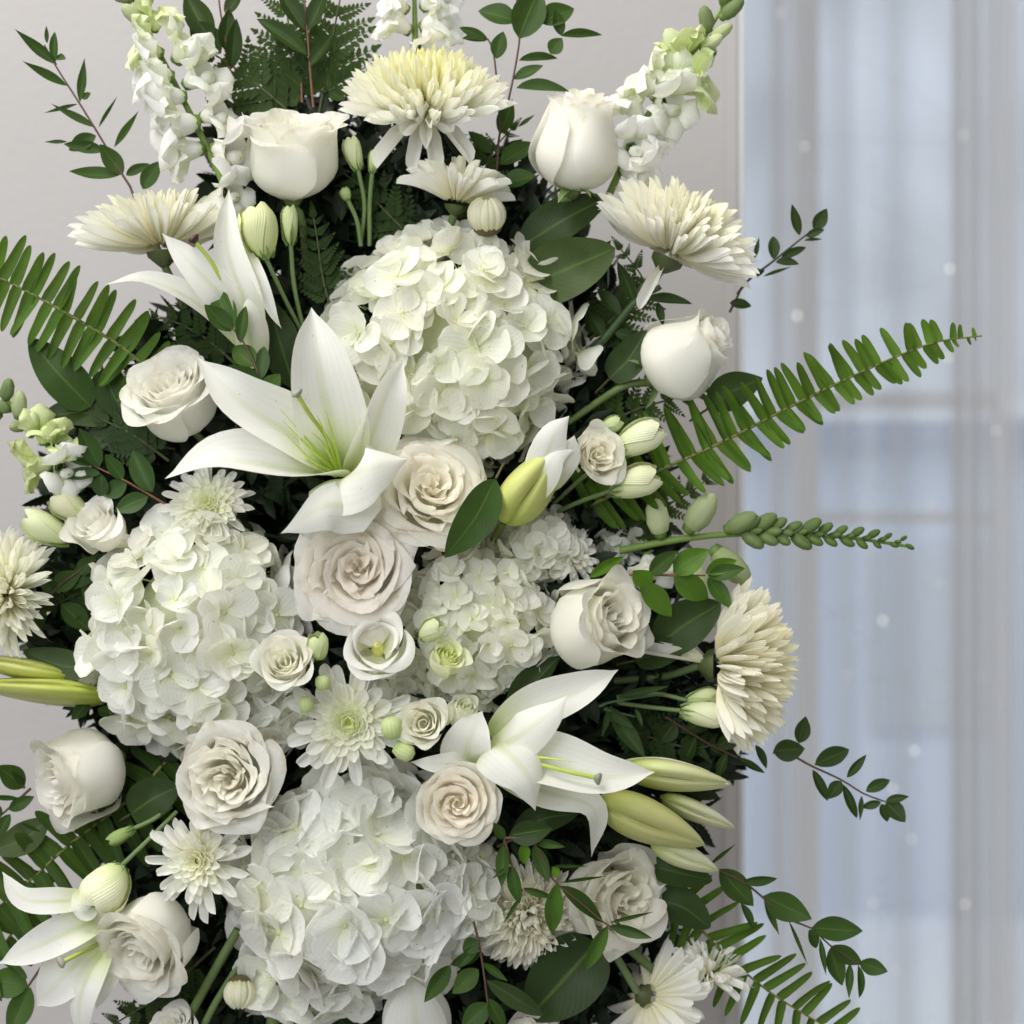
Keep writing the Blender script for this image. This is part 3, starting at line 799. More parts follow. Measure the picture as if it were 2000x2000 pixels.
def small_bud(label, a, b, w, seed, color=GREENY, n=4, sep=5, stem_pts=None, style='pod', cat='flower bud', name='lisianthus_bud', group=None, sl=.9):
    """closed bud with slender sepals, on its stalk"""
    rng = random.Random(seed)
    A, B = at(*a), at(*b)
    r0 = root(name, label, cat, A, None, group)
    L = (B - A).length
    if style == 'round':
        g = lathe_np([(.02, 0), (.36, .08), (.5, .42), (.44, .78), (.22, .96), (.02, .97)], 16, 5, .03, .8)
        part('bud_petals', grid_mesh('bud_petals', g, M_BUD, closed_v=True), r0, W=basis(A, B - A, vec(0, 0, 1), L, w * PX, w * PX), color=color)
    else:
        for i in range(n):
            # overlapping petals wound round one another
            ph0 = i * 2 * PI / n
            u = np.linspace(0, 1, 10)[:, None]; v = np.linspace(-1, 1, 7)[None, :]
            ue = u * (1 - .22 * np.abs(v) ** 2)
            rr = (.16 + .84 * np.sin(np.clip(ue, 0, 1) ** .75 * PI * .62) ** .9) * (1 - .38 * np.clip((ue - .7) / .3, 0, 1) ** 1.5 * (1 if style == 'pod' else -.3)) * .5
            rr = rr + .05 * v + .03 * ue * np.sin(4 * v + i) + .02 * i / n
            ph = ph0 + v * 1.15 + ue * 1.1
            P = np.stack([rr * np.cos(ph), rr * np.sin(ph), ue * (1 + .03 * math.sin(i * 2.1)) + .02 * np.sin(5 * v + i) * ue ** 4], 2)
            part('petal', grid_mesh('petal', P, M_BUD), r0, W=basis(A, B - A, vec(.2, .1, 1), L, w * PX, w * PX), color=jc(color, rng, .05))
    for i in range(sep):
        an = i * 2 * PI / sep + .4
        F = basis(A, B - A, vec(0, 0, 1), 1, 1)
        dr = F.to_3x3() @ Vector((math.cos(an) * .45, math.sin(an) * .45, 1))
        nr = F.to_3x3() @ Vector((math.cos(an), math.sin(an), 0))
        p = A + (F.to_3x3() @ Vector((math.cos(an), math.sin(an), 0))) * w * PX * .13
        part('sepal', _sep, r0, W=basis(p, dr, nr, L * sl * rng.uniform(.7, 1.05), w * PX * .26), color=(.16, .24, .08))
    if stem_pts:
        stem(r0, [a] + list(stem_pts), 4.5, (.15, .22, .08))
    return r0

def snap_floret(seed, lip=1.0):
    rng = np.random.RandomState(seed)
    items = []
    z = np.array([0, .08, .18, .30, .42, .52])
    r = np.array([.11, .17, .21, .24, .29, .33])
    items.append((lathe_np(list(zip(r, z)), 12, 2, .10), True, 0))
    def lobe(az, out, L, W, bend, wv, y0, z0):
        P = unit_blade('x', 'round', M_SNAP, bend=bend, cup=.25, wave=wv, wf=4, nu=9, nv=9, seed=int(rng.randint(1000)), ret=True)
        P = P * np.array([W, L, L])
        Ry = np.array([[1, 0, 0], [0, math.cos(out), math.sin(out)], [0, -math.sin(out), math.cos(out)]])
        P = P @ Ry.T
        P[..., 1] += y0; P[..., 2] += z0
        Rz = np.array([[math.cos(az), -math.sin(az), 0], [math.sin(az), math.cos(az), 0], [0, 0, 1]])
        return P @ Rz.T
    for az in (-.42, .42):
        items.append((lobe(az, .0, .85 * lip, .85 * lip, 1.3, .10, .20, .30), False, 0))
    for az in (PI - .95, PI + .95, PI):
        items.append((lobe(az, -.1 + rng.uniform(-.1, .1), .72 * lip, .72 * lip, 2.0, .11, .22, .30), False, 0))
    pal = lathe_np([(.02, .13), (.11, .11), (.17, .03), (.15, -.08), (.06, -.14)], 12, 2, .2) + np.array([0, -.12, .50])
    items.append((pal, True, 0))
    return multi_mesh('corolla', items, [M_SNAP])
SN = [snap_floret(s, l) for s, l in ((1, 1.0), (2, .9), (3, 1.1))]
CALYX = multi_mesh('calyx', [(lathe_np([(.02, -.04), (.16, 0), (.19, .14), (.15, .26)], 10, 5, .1), True, 0)], [M_STEM])
SBUD = grid_mesh('bud', lathe_np([(.05, 0), (.36, .10), (.50, .38), (.44, .72), (.25, .93), (.02, 1.0)], 12, 2, .10, .6), M_SNAP, closed_v=True)
def snapdragon(label, cps, flowers, seed, sr=8, stemc=(.20, .30, .07), group=None):
    """flowers: (x, y, d, dx, dy, toward, size, kind) each placed on the stem"""
    rng = random.Random(seed)
    r0 = root('snapdragon', label, 'snapdragon', at(*cps[0]), None, group)
    stem(r0, cps, sr, stemc, r1=sr * .4, n=20)
    for (x, y, d, dx, dy, tw, sz, kd) in flowers:
        p = at(x, y, d); dr = vec(dx + rng.uniform(-.18, .18), -dy + rng.uniform(-.18, .18), tw + rng.uniform(-.15, .15)); sz = sz * rng.uniform(.88, 1.10)
        if kd >= 1:   # bud, kd-1 = how white
            c = mixc((.085, .17, .018), (.78, .84, .52), kd - 1)
            b = part('bud', SBUD, r0, W=basis(p, dr, vec(.1, .5, 1), sz * PX, sz * .55 * PX, sz * .55 * PX), color=jc(c, rng, .08))
            part('sepal', CALYX, b, W=basis(p - dr.normalized() * sz * .06 * PX, dr, vec(0, 0, 1), sz * .9 * PX, sz * .85 * PX, sz * .85 * PX), color=(.13, .21, .05))
        else:         # open flower, kd 0..-1 = how green
            c = mixc(WHITE, (.70, .79, .36), -kd)
            b = part('corolla', rng.choice(SN), r0, W=basis(p, dr, vec(0, .8, .35), sz * PX, sz * PX, sz * PX), color=jc(c, rng, .03))
            part('calyx', CALYX, b, W=basis(p - dr.normalized() * sz * .04 * PX, dr, vec(0, 0, 1), sz * .8 * PX, sz * .8 * PX, sz * .8 * PX), color=(.15, .24, .05))
    return r0

FL = [unit_blade('leaflet', 'strap', M_FERN, bend=b, cup=.12, fold=.1, wave=.01, nu=11, nv=5, serr=0, seed=s, side=sd) for b, s, sd in ((.25, 1, .1), (.45, 2, .06), (.1, 3, .14), (.6, 4, .1))]
def sword_fern(label, cps, n, lu, ld, w, leanu, leand, seed, color=(.085, .17, .018), tipc=None, group=None, up=(0, 0, 1), droop=.3):
    rng = random.Random(seed)
    r0 = root('sword_fern', label, 'fern frond', at(*cps[0]), None, group)
    W = [at(*p) for p in cps]
    C = resample(W, 60); T = nrmz(np.gradient(C, axis=0))
    world_part('rachis', tube_np(W, [4 * PX, 3 * PX, 1.5 * PX], 30, 6), M_STEM, r0, W[0], closed=True, color=(.16, .17, .045))
    nb = vec(*up)
    for i in range(n):
        f = (i + .5) / n
        for sgn, ll, ln in ((1, lu, leanu), (-1, ld, leand)):
            g = min(.999, f + (0.35 / n if sgn < 0 else 0))
            j = int(g * 59)
            p = Vector(C[j]); t = Vector(T[j])
            s = nb.cross(t).normalized() * sgn
            L = np.interp(f, np.linspace(0, 1, len(ll)), ll) * rng.uniform(.90, 1.06)
            if L < 4 or (L > 30 and rng.random() < .010): continue
            dr = s * math.cos(ln) + t * math.sin(ln + rng.uniform(-.13, .13)) + nb * rng.uniform(-droop, .18)
            nr = nb + s * rng.uniform(-.2, .35) + t * rng.uniform(-.5, .45)
            c = jc(mixc(color, tipc or color, f), rng, .2)
            part('leaflet', FL[rng.randrange(4)], r0, W=basis(p, dr, nr, L * PX, min(w, L * .5) * PX), color=c)
    return r0

def pinna_np(seed, n=7):
    items = []
    for i in range(n):
        f = (i + .5) / n
        for s in (-1, 1):
            L = .30 * (1 - f) ** .7 + .06
            P = unit_blade('x', 'leaf', M_FERN, bend=.2, cup=.1, nu=13, nv=3, serr=5, seed=seed + i, ret=True) * np.array([L * .62, L, L])
            a = s * 1.0
            R = np.array([[math.cos(a), 0, math.sin(a)], [0, 1, 0], [-math.sin(a), 0, math.cos(a)]])
            P = P @ R.T
            P[..., 2] += f * .92
            items.append((P, False, 0))
    P = unit_blade('x', 'leaf', M_FERN, bend=.1, nu=13, nv=3, serr=5, ret=True) * np.array([.13, .2, .2]); P[..., 2] += .84
    items.append((P, False, 0))
    st = unit_blade('x', 'sepal', M_FERN, bend=.02, nu=6, nv=2, ret=True) * np.array([.05, 1, 1]); items.append((st, False, 0))
    return multi_mesh('pinna', items, [M_FERN])
PN = [pinna_np(1), pinna_np(20)]
def leather_fern(label, cps, n, Lmax, seed, color=(.030, .065, .022), group=None, up=(0, .1, 1), flat=.25):
    rng = random.Random(seed)
    r0 = root('leatherleaf_fern', label, 'fern frond', at(*cps[0]), None, group)
    W = [at(*p) for p in cps]
    C = resample(W, 40); T = nrmz(np.gradient(C, axis=0))
    world_part('rachis', tube_np(W, [3.5 * PX, 1.2 * PX], 20, 6), M_STEM, r0, W[0], closed=True, color=(.07, .08, .03))
    nb = vec(*up)
    for i in range(n):
        f = (i + .3) / n
        j = int((.15 + .82 * f) * 39)
        p = Vector(C[j]); t = Vector(T[j])
        for sgn in (1, -1):
            s = nb.cross(t).normalized() * sgn
            dr = s * .80 + t * .62 + nb * rng.uniform(-flat, flat)
            part('pinna', rng.choice(PN), r0, W=basis(p, dr, nb + s * rng.uniform(-.3, .3), (Lmax * (1 - f) ** .8 + 14) * PX, (Lmax * (1 - f) ** .8 + 14) * PX * .85), color=jc(color, rng, .15))
    part('pinna', PN[0], r0, W=basis(Vector(C[36]), Vector(T[38]), nb, 34 * PX, 30 * PX), color=color)
    return r0

LV = [unit_blade('leaf', 'leaf', M_LEAF, bend=b, cup=c, fold=.18, wave=.012, nu=11, nv=5, seed=s, side=sd) for b, c, s, sd in ((.3, .1, 1, .03), (-.4, .1, 2, -.04), (.6, .05, 3, .05), (-.15, .15, 4, 0))]
LV += [unit_blade('leaf', 'lance', M_LEAF, bend=.5, cup=.1, fold=.2, nu=11, nv=5, seed=8)]
def sprig(label, stems, leaves, seed, d=30, color=(.032, .078, .015), stemc=(.10, .055, .035), sr=2.8, group=None, name='leafy_sprig', dl=0):
    """stems: polylines in px; leaves: (x0,y0,x1,y1,width[,colour])"""
    rng = random.Random(seed)
    b = stems[0][0]
    r0 = root(name, label, 'foliage sprig', at(b[0], b[1], d), None, group)
    for s in stems:
        W = [at(p[0], p[1], d + (p[2] if len(p) > 2 else 0)) for p in s]
        world_part('stem', tube_np(W, [sr * PX, sr * .6 * PX], 16, 6), M_STEM, r0, W[0], closed=True, color=stemc)
    for lf in leaves:
        x0, y0, x1, y1, w = lf[:5]
        c = lf[5] if len(lf) > 5 else color
        dd = rng.uniform(-18, 14)
        a = at(x0, y0, d); e = at(x1, y1, d + dd)
        L = (e - a).length
        thin = w / (L / PX) < .22
        nr = vec(rng.uniform(-.35, .35), rng.uniform(-.1, .6), 1)
        m = LV[4] if thin else LV[rng.randrange(4)]
        part('leaf', m, r0, W=basis(a, e - a, nr, L * 1.03, w * 1.12 * PX, L), color=jc(c, rng, .12))
    return r0
def big_leaf(label, pts, w, seed, color=(.032, .070, .018), kind='salal', n0=(0, .3, 1), n1=None, cup=.15, wave=.02, name='broad_leaf'):
    W = [at(*p) for p in pts]
    P = blade_np(W, w * PX, kind, vec(*n0), vec(*n1) if n1 else None, cup=cup, fold=.12, wave=wave, nu=22, nv=9, seed=seed)
    r0 = root(name, label, 'leaf', W[0])
    world_part('leaf_blade', P, M_LEAF, r0, W[0], color=color)
    a = W[0]; t = (W[0] - W[1]).normalized()
    world_part('leaf_stalk', tube_np([a + t * .012 + vec(0, 0, -.01), a], [2.5 * PX, 2.5 * PX], 5, 6), M_STEM, r0, a, closed=True, color=(.12, .10, .05))
    return r0
# ================================================================== hydrangeas
hydrangea('big white hydrangea dome near the top of the bouquet, right of the large lily', 892, 678, 45, 222, 208, 165, 175, 63, 1, skip=lambda x, y: x > 1050 and y < 600, tint=(0.975, 0.975, 0.920))
hydrangea('wide white hydrangea head on the left, beside the largest pink-cream rose', 385, 1235, 20, 180, 212, 150, 160, 60, 2, tint=(0.975, 0.975, 0.943))
hydrangea('creamy small-petalled hydrangea head between the peach rose and the right-hand goblet rose', 935, 1215, 25, 138, 150, 120, 150, 42, 3, tint=(0.975, 0.975, 0.920))
hydrangea('small hydrangea cluster poking up beside the dark leaf under the yellow lily bud', 1050, 1062, 40, 72, 58, 70, 60, 40, 4, tint=(0.975, 0.975, 0.937))
hydrangea('bright cool white hydrangea with large ruffled petals at the bottom of the bouquet', 700, 1722, 10, 205, 188, 165, 120, 78, 5, tint=(0.975, 0.975, 0.960), variants=HR, asp=1.12)
hydrangea('ruffled hydrangea florets fanning below the bottom hydrangea head', 615, 1895, 60, 120, 70, 80, 40, 66, 6, tint=(0.975, 0.975, 0.960), variants=HR, asp=1.12)
hydrangea('ruffled hydrangea cluster tucked under the swirled rose beside the thin leafy sprig', 905, 1730, 30, 72, 108, 80, 44, 58, 7, tint=(0.975, 0.975, 0.960), variants=HR)
hydrangea('small pale hydrangea sprig lost in shade under the right snapdragon', 1215, 1065, 110, 42, 34, 34, 26, 32, 8, tint=(0.962, 0.975, 0.940))

hydrangea('small hydrangea cluster filling the gap below the small pale spray rose', 505, 1402, 25, 74, 62, 60, 44, 46, 9, tint=(.95, .95, .93))
hydrangea('hydrangea florets showing between the open lisianthus and the cream spray rose', 800, 1330, 60, 62, 50, 50, 36, 40, 10, tint=(.94, .945, .90))
# ================================================================== roses
rose('half open goblet white rose seen from the side at the upper left of the bouquet', 570, 298, -20, 92, (.03, .90, .42), 'goblet', 24, 11, roll=2.0, hs=.98, stem_pts=[(590, 430, 30), (600, 560, 90)], sepals=0, cin=(0.976, 0.961, 0.874), cout=(0.976, 0.971, 0.909))
rose('tall pointed white rose bud at the upper right, above the serrated leaf', 1128, 275, -20, 88, (.10, .95, .28), 'bud', 20, 12, roll=.3, hs=1.0, stem_pts=[(1085, 400, 20), (1045, 480, 50), (1020, 540, 90)], sepals=5, cin=(0.976, 0.958, 0.868), cout=(0.976, 0.971, 0.915))
rose('plump white rose lying on its side at the right edge, under the pom chrysanthemum', 1343, 690, -10, 88, (.72, .52, .42), 'bud', 20, 13, roll=1.4, hs=.92, stem_pts=[(1215, 755, 20), (1110, 825, 60)], sepals=5, cin=(0.976, 0.961, 0.880), cout=(0.976, 0.971, 0.912), top1=.55)
rose('white rose with layered open top at the left, behind the large lily petal', 340, 772, -30, 82, (-.22, .62, .74), 'half', 26, 14, roll=.8, stem_pts=[(430, 900, 60)], cin=(0.976, 0.967, 0.903), cout=(0.976, 0.971, 0.918))
rose('cream ruffled garden rose between the large lily and the yellow lily bud', 845, 955, -110, 99, (.16, .36, .92), 'open', 34, 15, roll=.2, cin=(.99, .95, .83), cout=(.985, .97, .90), lip1=.30, z1=.0)
rose('largest pink-cream garden rose in the middle of the bouquet', 696, 1108, -135, 110, (-.02, .14, .98), 'open', 36, 16, roll=1.2, cin=(.99, .945, .86), cout=(.985, .965, .92), lip1=.32)
rose('closed creamy goblet rose facing right, beside the small-petalled hydrangea', 1165, 1215, -70, 90, (.66, .22, .72), 'goblet', 26, 17, roll=2.4, cin=(0.976, 0.961, 0.886), cout=(0.976, 0.967, 0.900), top1=.86, hs=1.0)
rose('white rose turned to the lower left at the left edge of the bouquet', 155, 1513, -10, 90, (-.70, -.28, .66), 'goblet', 26, 18, roll=.9, cin=(0.976, 0.967, 0.909), cout=(0.976, 0.967, 0.909), hs=.95, top1=.90)
rose('ruffled white rose with divided centre below the left hydrangea', 447, 1520, -120, 92, (-.06, .10, .98), 'ruffle', 32, 19, roll=2.0, cin=(0.979, 0.961, 0.865), cout=(0.979, 0.972, 0.926))
rose('white rose opening to the lower left, between the drooping lily and dark stems', 286, 1842, -60, 90, (-.36, -.42, .84), 'half', 26, 20, roll=1.7, cin=(0.976, 0.965, 0.900), cout=(0.976, 0.967, 0.912))
rose('swirled peach-cream rose between the bottom hydrangea and the right-hand lily', 893, 1568, -175, 76, (.04, .06, .99), 'open', 32, 21, roll=.5, cin=(.99, .935, .83), cout=(.985, .965, .905), twist=1.8, lip1=.18, ruf=.03, swirl=.2)
rose('crumpled white rose at the lower right, under the lily buds', 1205, 1755, -20, 92, (.55, .10, .82), 'ruffle', 28, 22, roll=1.1, cin=(0.976, 0.958, 0.872), cout=(0.976, 0.967, 0.903), hs=1.15, stem_pts=[(1200, 1860, 60)])
rose('small white rose cut off by the bottom edge, right of centre', 1030, 2025, -30, 48, (.1, .5, .8), 'half', 14, 23)
rose('small white rose cut off by the bottom edge, left of centre', 340, 2005, -20, 42, (-.2, .7, .6), 'half', 14, 24)

# spray roses and lisianthus
SR = dict(cat='spray rose', name='spray_rose', stem_r=4)
LI = dict(cat='lisianthus', name='lisianthus', stem_r=4)
rose('small cream spray rose opening right beside the yellow lily bud', 1168, 890, -80, 50, (.30, .12, .94), 'ruffle', 20, 31, cin=(0.976, 0.958, 0.845), cout=(0.976, 0.965, 0.888), **SR)
rose('small pale spray rose resting on the left hydrangea', 556, 1296, -185, 52, (-.05, .42, .9), 'half', 20, 32, cin=(0.973, 0.971, 0.859), cout=(0.976, 0.971, 0.909), **SR)
rose('small yellow-cream spray rose next to the green round buds, above the swirled rose', 828, 1412, -165, 44, (-.08, .14, .98), 'half', 18, 33, cin=(0.976, 0.967, 0.850), cout=(0.976, 0.971, 0.885), **SR)
rose('tight pale green spray rose behind the cream spray rose and white lily petal', 905, 1390, -130, 36, (.2, .5, .8), 'bud', 10, 34, cin=(0.963, 0.971, 0.830), cout=(0.970, 0.971, 0.869), **SR)
rose('open white lisianthus with yellow-green throat below the pink-cream rose', 737, 1260, -150, 60, (.03, .30, .95), 'cup', 8, 35, cin=(0.976, 0.971, 0.915), cout=(0.976, 0.967, 0.921), mat=M_LISI, **LI)
rose('green-white lisianthus half open on the small-petalled hydrangea', 872, 1285, -165, 36, (.35, .52, .75), 'goblet', 14, 36, cin=(0.840, 0.894, 0.475), cout=(0.920, 0.933, 0.703), **LI)
rose('white lisianthus turned left among green buds at the left edge', 188, 1028, -30, 52, (-.35, .55, .72), 'half', 14, 37, cin=(0.976, 0.971, 0.915), cout=(0.976, 0.967, 0.919), stem_pts=[(260, 1090, 30)], **LI)
small_bud('pale green lisianthus bud above the left lisianthus flower', (168, 1008, 0), (100, 968, -20), 56, 40, color=(.86, .89, .60))
small_bud('larger green lisianthus bud pointing left under the left lisianthus flower', (138, 1055, 0), (44, 1012, -25), 58, 41, color=(.80, .86, .54))
small_bud('upper pale green lisianthus bud at the right, over the long fern', (1200, 882, -40), (1292, 832, -60), 62, 42, color=(.88, .91, .64), stem_pts=[(1130, 940, 0), (1080, 985, 30)])
small_bud('lower pale green lisianthus bud at the right, over the long fern', (1192, 958, -40), (1286, 925, -60), 62, 43, color=(.86, .90, .58), stem_pts=[(1120, 985, 0), (1070, 1010, 30)])
small_bud('small pointed green bud peeping above the spray rose at the right', (1172, 845, -30), (1212, 818, -35), 32, 44, color=(.70, .80, .42), sep=4)
small_bud('cluster lisianthus bud with ragged yellow-green tip at the upper left', (520, 505, -50), (492, 402, -70), 74, 45, color=(.86, .90, .52), n=5, stem_pts=[(555, 580, -20), (590, 650, 20)])
small_bud('slim pointed green bud right of the ragged upper-left bud', (568, 478, -40), (563, 402, -50), 32, 46, color=(.74, .82, .44), sep=4, stem_pts=[(575, 560, -10), (592, 640, 20)])
small_bud('closed green bud just right of the upper-left goblet rose', (700, 332, 0), (680, 268, -10), 36, 47, color=(.80, .86, .52), sep=4, stem_pts=[(712, 400, 20), (705, 470, 40)])
small_bud('slender green bud beside the stems left of the daisy chrysanthemum', (727, 338, 0), (732, 292, -5), 22, 48, color=(.62, .74, .36), sep=4, stem_pts=[(722, 400, 20), (722, 480, 40)])
small_bud('tiny green bud on a curved stalk under the upper-left goblet rose', (680, 392, 0), (670, 368, 0), 22, 49, color=(.55, .68, .28), sep=3, stem_pts=[(697, 430, 10), (705, 480, 30)])
small_bud('nodding pale lisianthus bud at the right, left of the side-on pom chrysanthemum', (1330, 1388, -10), (1420, 1398, -30), 52, 50, color=(.86, .90, .62), stem_pts=[(1260, 1380, 20), (1200, 1372, 30)])
small_bud('small green bud just above the nodding bud at the right', (1342, 1368, 0), (1400, 1352, 0), 30, 51, color=(.78, .85, .50), sep=3, stem_pts=[(1280, 1355, 20), (1205, 1362, 30)])
small_bud('yellow-cream lisianthus bud hanging over the drooping lily at the lower left', (238, 1690, -60), (182, 1775, -90), 88, 52, color=(.93, .93, .68), n=5, sl=.5, stem_pts=[(290, 1640, -40), (345, 1585, -10)])
small_bud('thin green bud pointing left above the yellow-cream hanging bud', (262, 1618, -40), (212, 1645, -50), 26, 53, color=(.42, .56, .20), sep=4, stem_pts=[(300, 1600, -30), (335, 1575, -10)])
small_bud('upright pale green bud between the small spray rose and open lisianthus', (626, 1288, -170), (616, 1238, -190), 40, 54, color=(.76, .84, .46), sep=3)
small_bud('pale green bud tilted right above the green-white lisianthus', (822, 1248, -160), (862, 1214, -175), 42, 55, color=(.80, .87, .54), sep=4, sl=.6)
RB = dict(style='round', sep=0, name='round_bud', color=(.66, .76, .38))
small_bud('small round green bud right of the small spray rose, upper of two', (632, 1348, -175), (629, 1318, -180), 30, 56, **RB)
small_bud('small round green bud lower left of its pair above the green-centred chrysanthemum', (600, 1392, -160), (596, 1360, -165), 30, 57, **RB)
small_bud('round green bud between the green-centred chrysanthemum and cream spray rose', (768, 1442, -170), (762, 1400, -180), 42, 58, **RB)
small_bud('oval green bud just below the cream spray rose', (770, 1456, -165), (808, 1478, -175), 36, 59, **RB)

# ================================================================== chrysanthemums
mum('dome-shaped white chrysanthemum with yellow crown at the top centre', 832, 212, -10, 182, (.0, .92, .40), 300, 61, th=(3, 90), pw=.58, L=(.72, 1.0), w=.075, bend=(1.6, 1.15), cin=(.985, .955, .50), cout=(0.975, 0.975, 0.926), cpow=.42,
    extra=((238, 112, .62, .9, .13), (252, 122, .70, .8, .13), (263, 110, .60, 1.0, .12), (272, 124, .66, .7, .13), (283, 112, .62, 1.0, .12), (295, 121, .68, .8, .13), (308, 112, .64, .9, .13), (268, 98, .5, 1.2, .11), (250, 98, .5, 1.2, .11), (290, 100, .5, 1.2, .11), (250, 150, .62, .2, .16), (285, 145, .66, -.2, .17), (215, 132, .75, .1, .16), (320, 130, .7, .1, .17)), stem_pts=[(850, 330, 60)])
mum('side-on spreading white chrysanthemum at the upper left edge', 318, 488, 10, 176, (-.10, .95, -.02), 230, 62, th=(4, 80), pw=.52, L=(.66, 1.05), w=.066, bend=(.7, .35), cin=(.98, .965, .80), cout=(0.975, 0.975, 0.926), stem_pts=[(360, 600, 80)])
mum('side-on white chrysanthemum at the upper right, over the wall corner', 1305, 500, 0, 178, (.40, .88, .06), 300, 63, th=(4, 84), pw=.52, L=(.88, 1.0), w=.06, bend=(.8, .75), cin=(.98, .96, .80), cout=(0.975, 0.969, 0.915), extra=((255, 165, .6, .1, .13),), stem_pts=[(1230, 590, 60), (1160, 680, 90)])
mum('tall side-on cream chrysanthemum facing the window at the right edge', 1398, 1300, 0, 180, (.98, .0, .16), 300, 64, th=(3, 78), pw=.54, L=(.95, 1.05), w=.056, bend=(.9, 1.25), cin=(.975, .94, .74), cout=(.975, .965, .89),
    extra=((30, 150, .5, .3, .16), (80, 160, .42, .5, .18), (140, 165, .8, .0, .12), (100, 170, .9, .1, .10)), stem_pts=[(1300, 1320, 60), (1200, 1330, 90)])
mum('white chrysanthemum cut off by the left edge of the picture', 5, 1160, 0, 135, (-.45, .25, .8), 240, 65, th=(4, 100), L=(.75, 1.0), w=.10, bend=(1.2, .5), cin=(.97, .96, .82), cout=(0.975, 0.975, 0.932))
mum('white cushion chrysanthemum with green eye tucked beneath the large lily', 408, 985, -20, 100, (-.02, .36, .93), 100, 66, lpow=1.3, pw=.6, th=(12, 93), L=(.28, 1.0), w=.15, bend=(1.3, .3), cin=(.95, .97, .80), cout=WHITE, kind='ray', centre=(.12, .1, (.45, .50, .16)))
mum('green-centred white chrysanthemum in the middle, between hydrangeas and spray roses', 682, 1410, -125, 138, (.02, -.02, 1), 90, 67, lpow=1.5, th=(15, 93), pw=.6, L=(.20, 1.0), w=.19, bend=(1.7, .05), cin=(.86, .92, .52), cout=WHITE, kind='ray', cpow=.30, centre=(.10, .08, (.38, .46, .10)))
mum('loose-petalled white chrysanthemum below the ruffled rose on the left', 392, 1680, -90, 112, (-.25, .05, .96), 80, 68, lpow=1.3, th=(14, 94), pw=.65, L=(.36, 1.08), w=.17, bend=(.9, .1), cpow=.4, cin=(.95, .96, .78), cout=WHITE, kind='ray', centre=(.08, .05, (.5, .55, .15)))
mum('incurved cream chrysanthemum behind the thin sprig at the bottom right', 1030, 1790, 0, 112, (.10, -.10, .98), 250, 69, th=(3, 108), L=(.72, 1.05), w=.135, bend=(1.3, .9), cin=(0.975, 0.964, 0.870), cout=(0.975, 0.964, 0.898))
mum('white chrysanthemum seen from behind at the bottom right', 1262, 1945, -10, 128, (.62, -.30, -.40), 60, 70, th=(30, 88), L=(.9, 1.05), w=.16, bend=(.4, .1), cin=CREAM, cout=WHITE, kind='ray', stem_pts=[(1190, 1850, 0), (1130, 1790, 30)])
mum('half-hidden white daisy chrysanthemum above the fern at the bottom right', 1385, 1905, 30, 92, (.40, .80, .35), 40, 71, th=(25, 85), L=(.8, 1.0), w=.17, bend=(.5, .0), cin=CREAM, cout=WHITE, kind='ray')
mum('white daisy chrysanthemum seen side-on under the dome chrysanthemum', 890, 398, -10, 122, (.14, .95, .10), 60, 72, th=(10, 74), pw=.5, L=(.8, 1.0), w=.15, bend=(.25, -.1), cin=(0.975, 0.964, 0.825), cout=WHITE, kind='ray', stem_pts=[(870, 470, 20)])
mum('small white daisy chrysanthemum behind the small hydrangea cluster at the right', 1112, 1088, 10, 64, (.55, .2, .8), 50, 73, th=(10, 85), L=(.6, 1.0), w=.2, bend=(.8, .1), cin=CREAM, cout=WHITE, kind='ray')
bud_ball('round chrysanthemum bud just below the side-on daisy chrysanthemum', 951, 420, -50, 38, (0, .93, .35), 74)
bud_ball('round striped chrysanthemum bud hanging among stems at the bottom left', 468, 1940, -30, 32, (0, -.93, .35), 75)

# ================================================================== lilies
LF = (0, .25, 1)
lily('large open white lily with long green pistil at centre left', (660, 925, -40), [
    ([(662, 915, -60), (645, 830, -150), (622, 715, -185), (608, 600, -170)], 128, (.1, .1, 1), (.25, .1, 1), dict(cup=.5, fold=.12, wave=.03)),
    ([(655, 915, -60), (575, 855, -150), (470, 785, -195), (388, 700, -185)], 116, (0, .5, 1), (-.1, .6, .8), dict(cup=.45, fold=.12, wave=.035)),
    ([(690, 925, -60), (725, 850, -130), (755, 770, -165), (788, 702, -150)], 92, (.4, .1, .9), (.6, 0, .7), dict(cup=.4, fold=.1, wave=.03)),
    ([(662, 930, -60), (570, 918, -190), (430, 900, -225), (322, 935, -205)], 124, (0, .65, .75), (-.1, .75, .6), dict(cup=.45, fold=.1, wave=.03)),
    ([(668, 945, -80), (690, 985, -185), (630, 990, -235), (548, 1042, -205)], 92, (0, -.2, 1), (-.3, .4, .8), dict(cup=-.45, wave=.05)),
    ([(668, 935, -90), (668, 935, -170), (715, 915, -238), (798, 896, -200)], 120, (.1, .5, .8), (.3, .2, .85), dict(cup=-.5, fold=-.1, wave=.05)),
    ], pistil=[(660, 925, -70), (640, 860, -150), (605, 810, -215), (579, 768, -240)], stigma=(.30, .33, .26),
    filaments=[[(655, 920, -90), (615, 885, -170), (552, 822, -225)], [(655, 920, -90), (610, 870, -170), (548, 800, -220)], [(660, 915, -90), (640, 860, -170), (620, 812, -225)],
               [(665, 915, -90), (652, 860, -160), (636, 800, -210)], [(655, 925, -90), (610, 900, -180), (560, 850, -230)], [(660, 920, -90), (630, 865, -180), (608, 845, -225)]], seed=1)
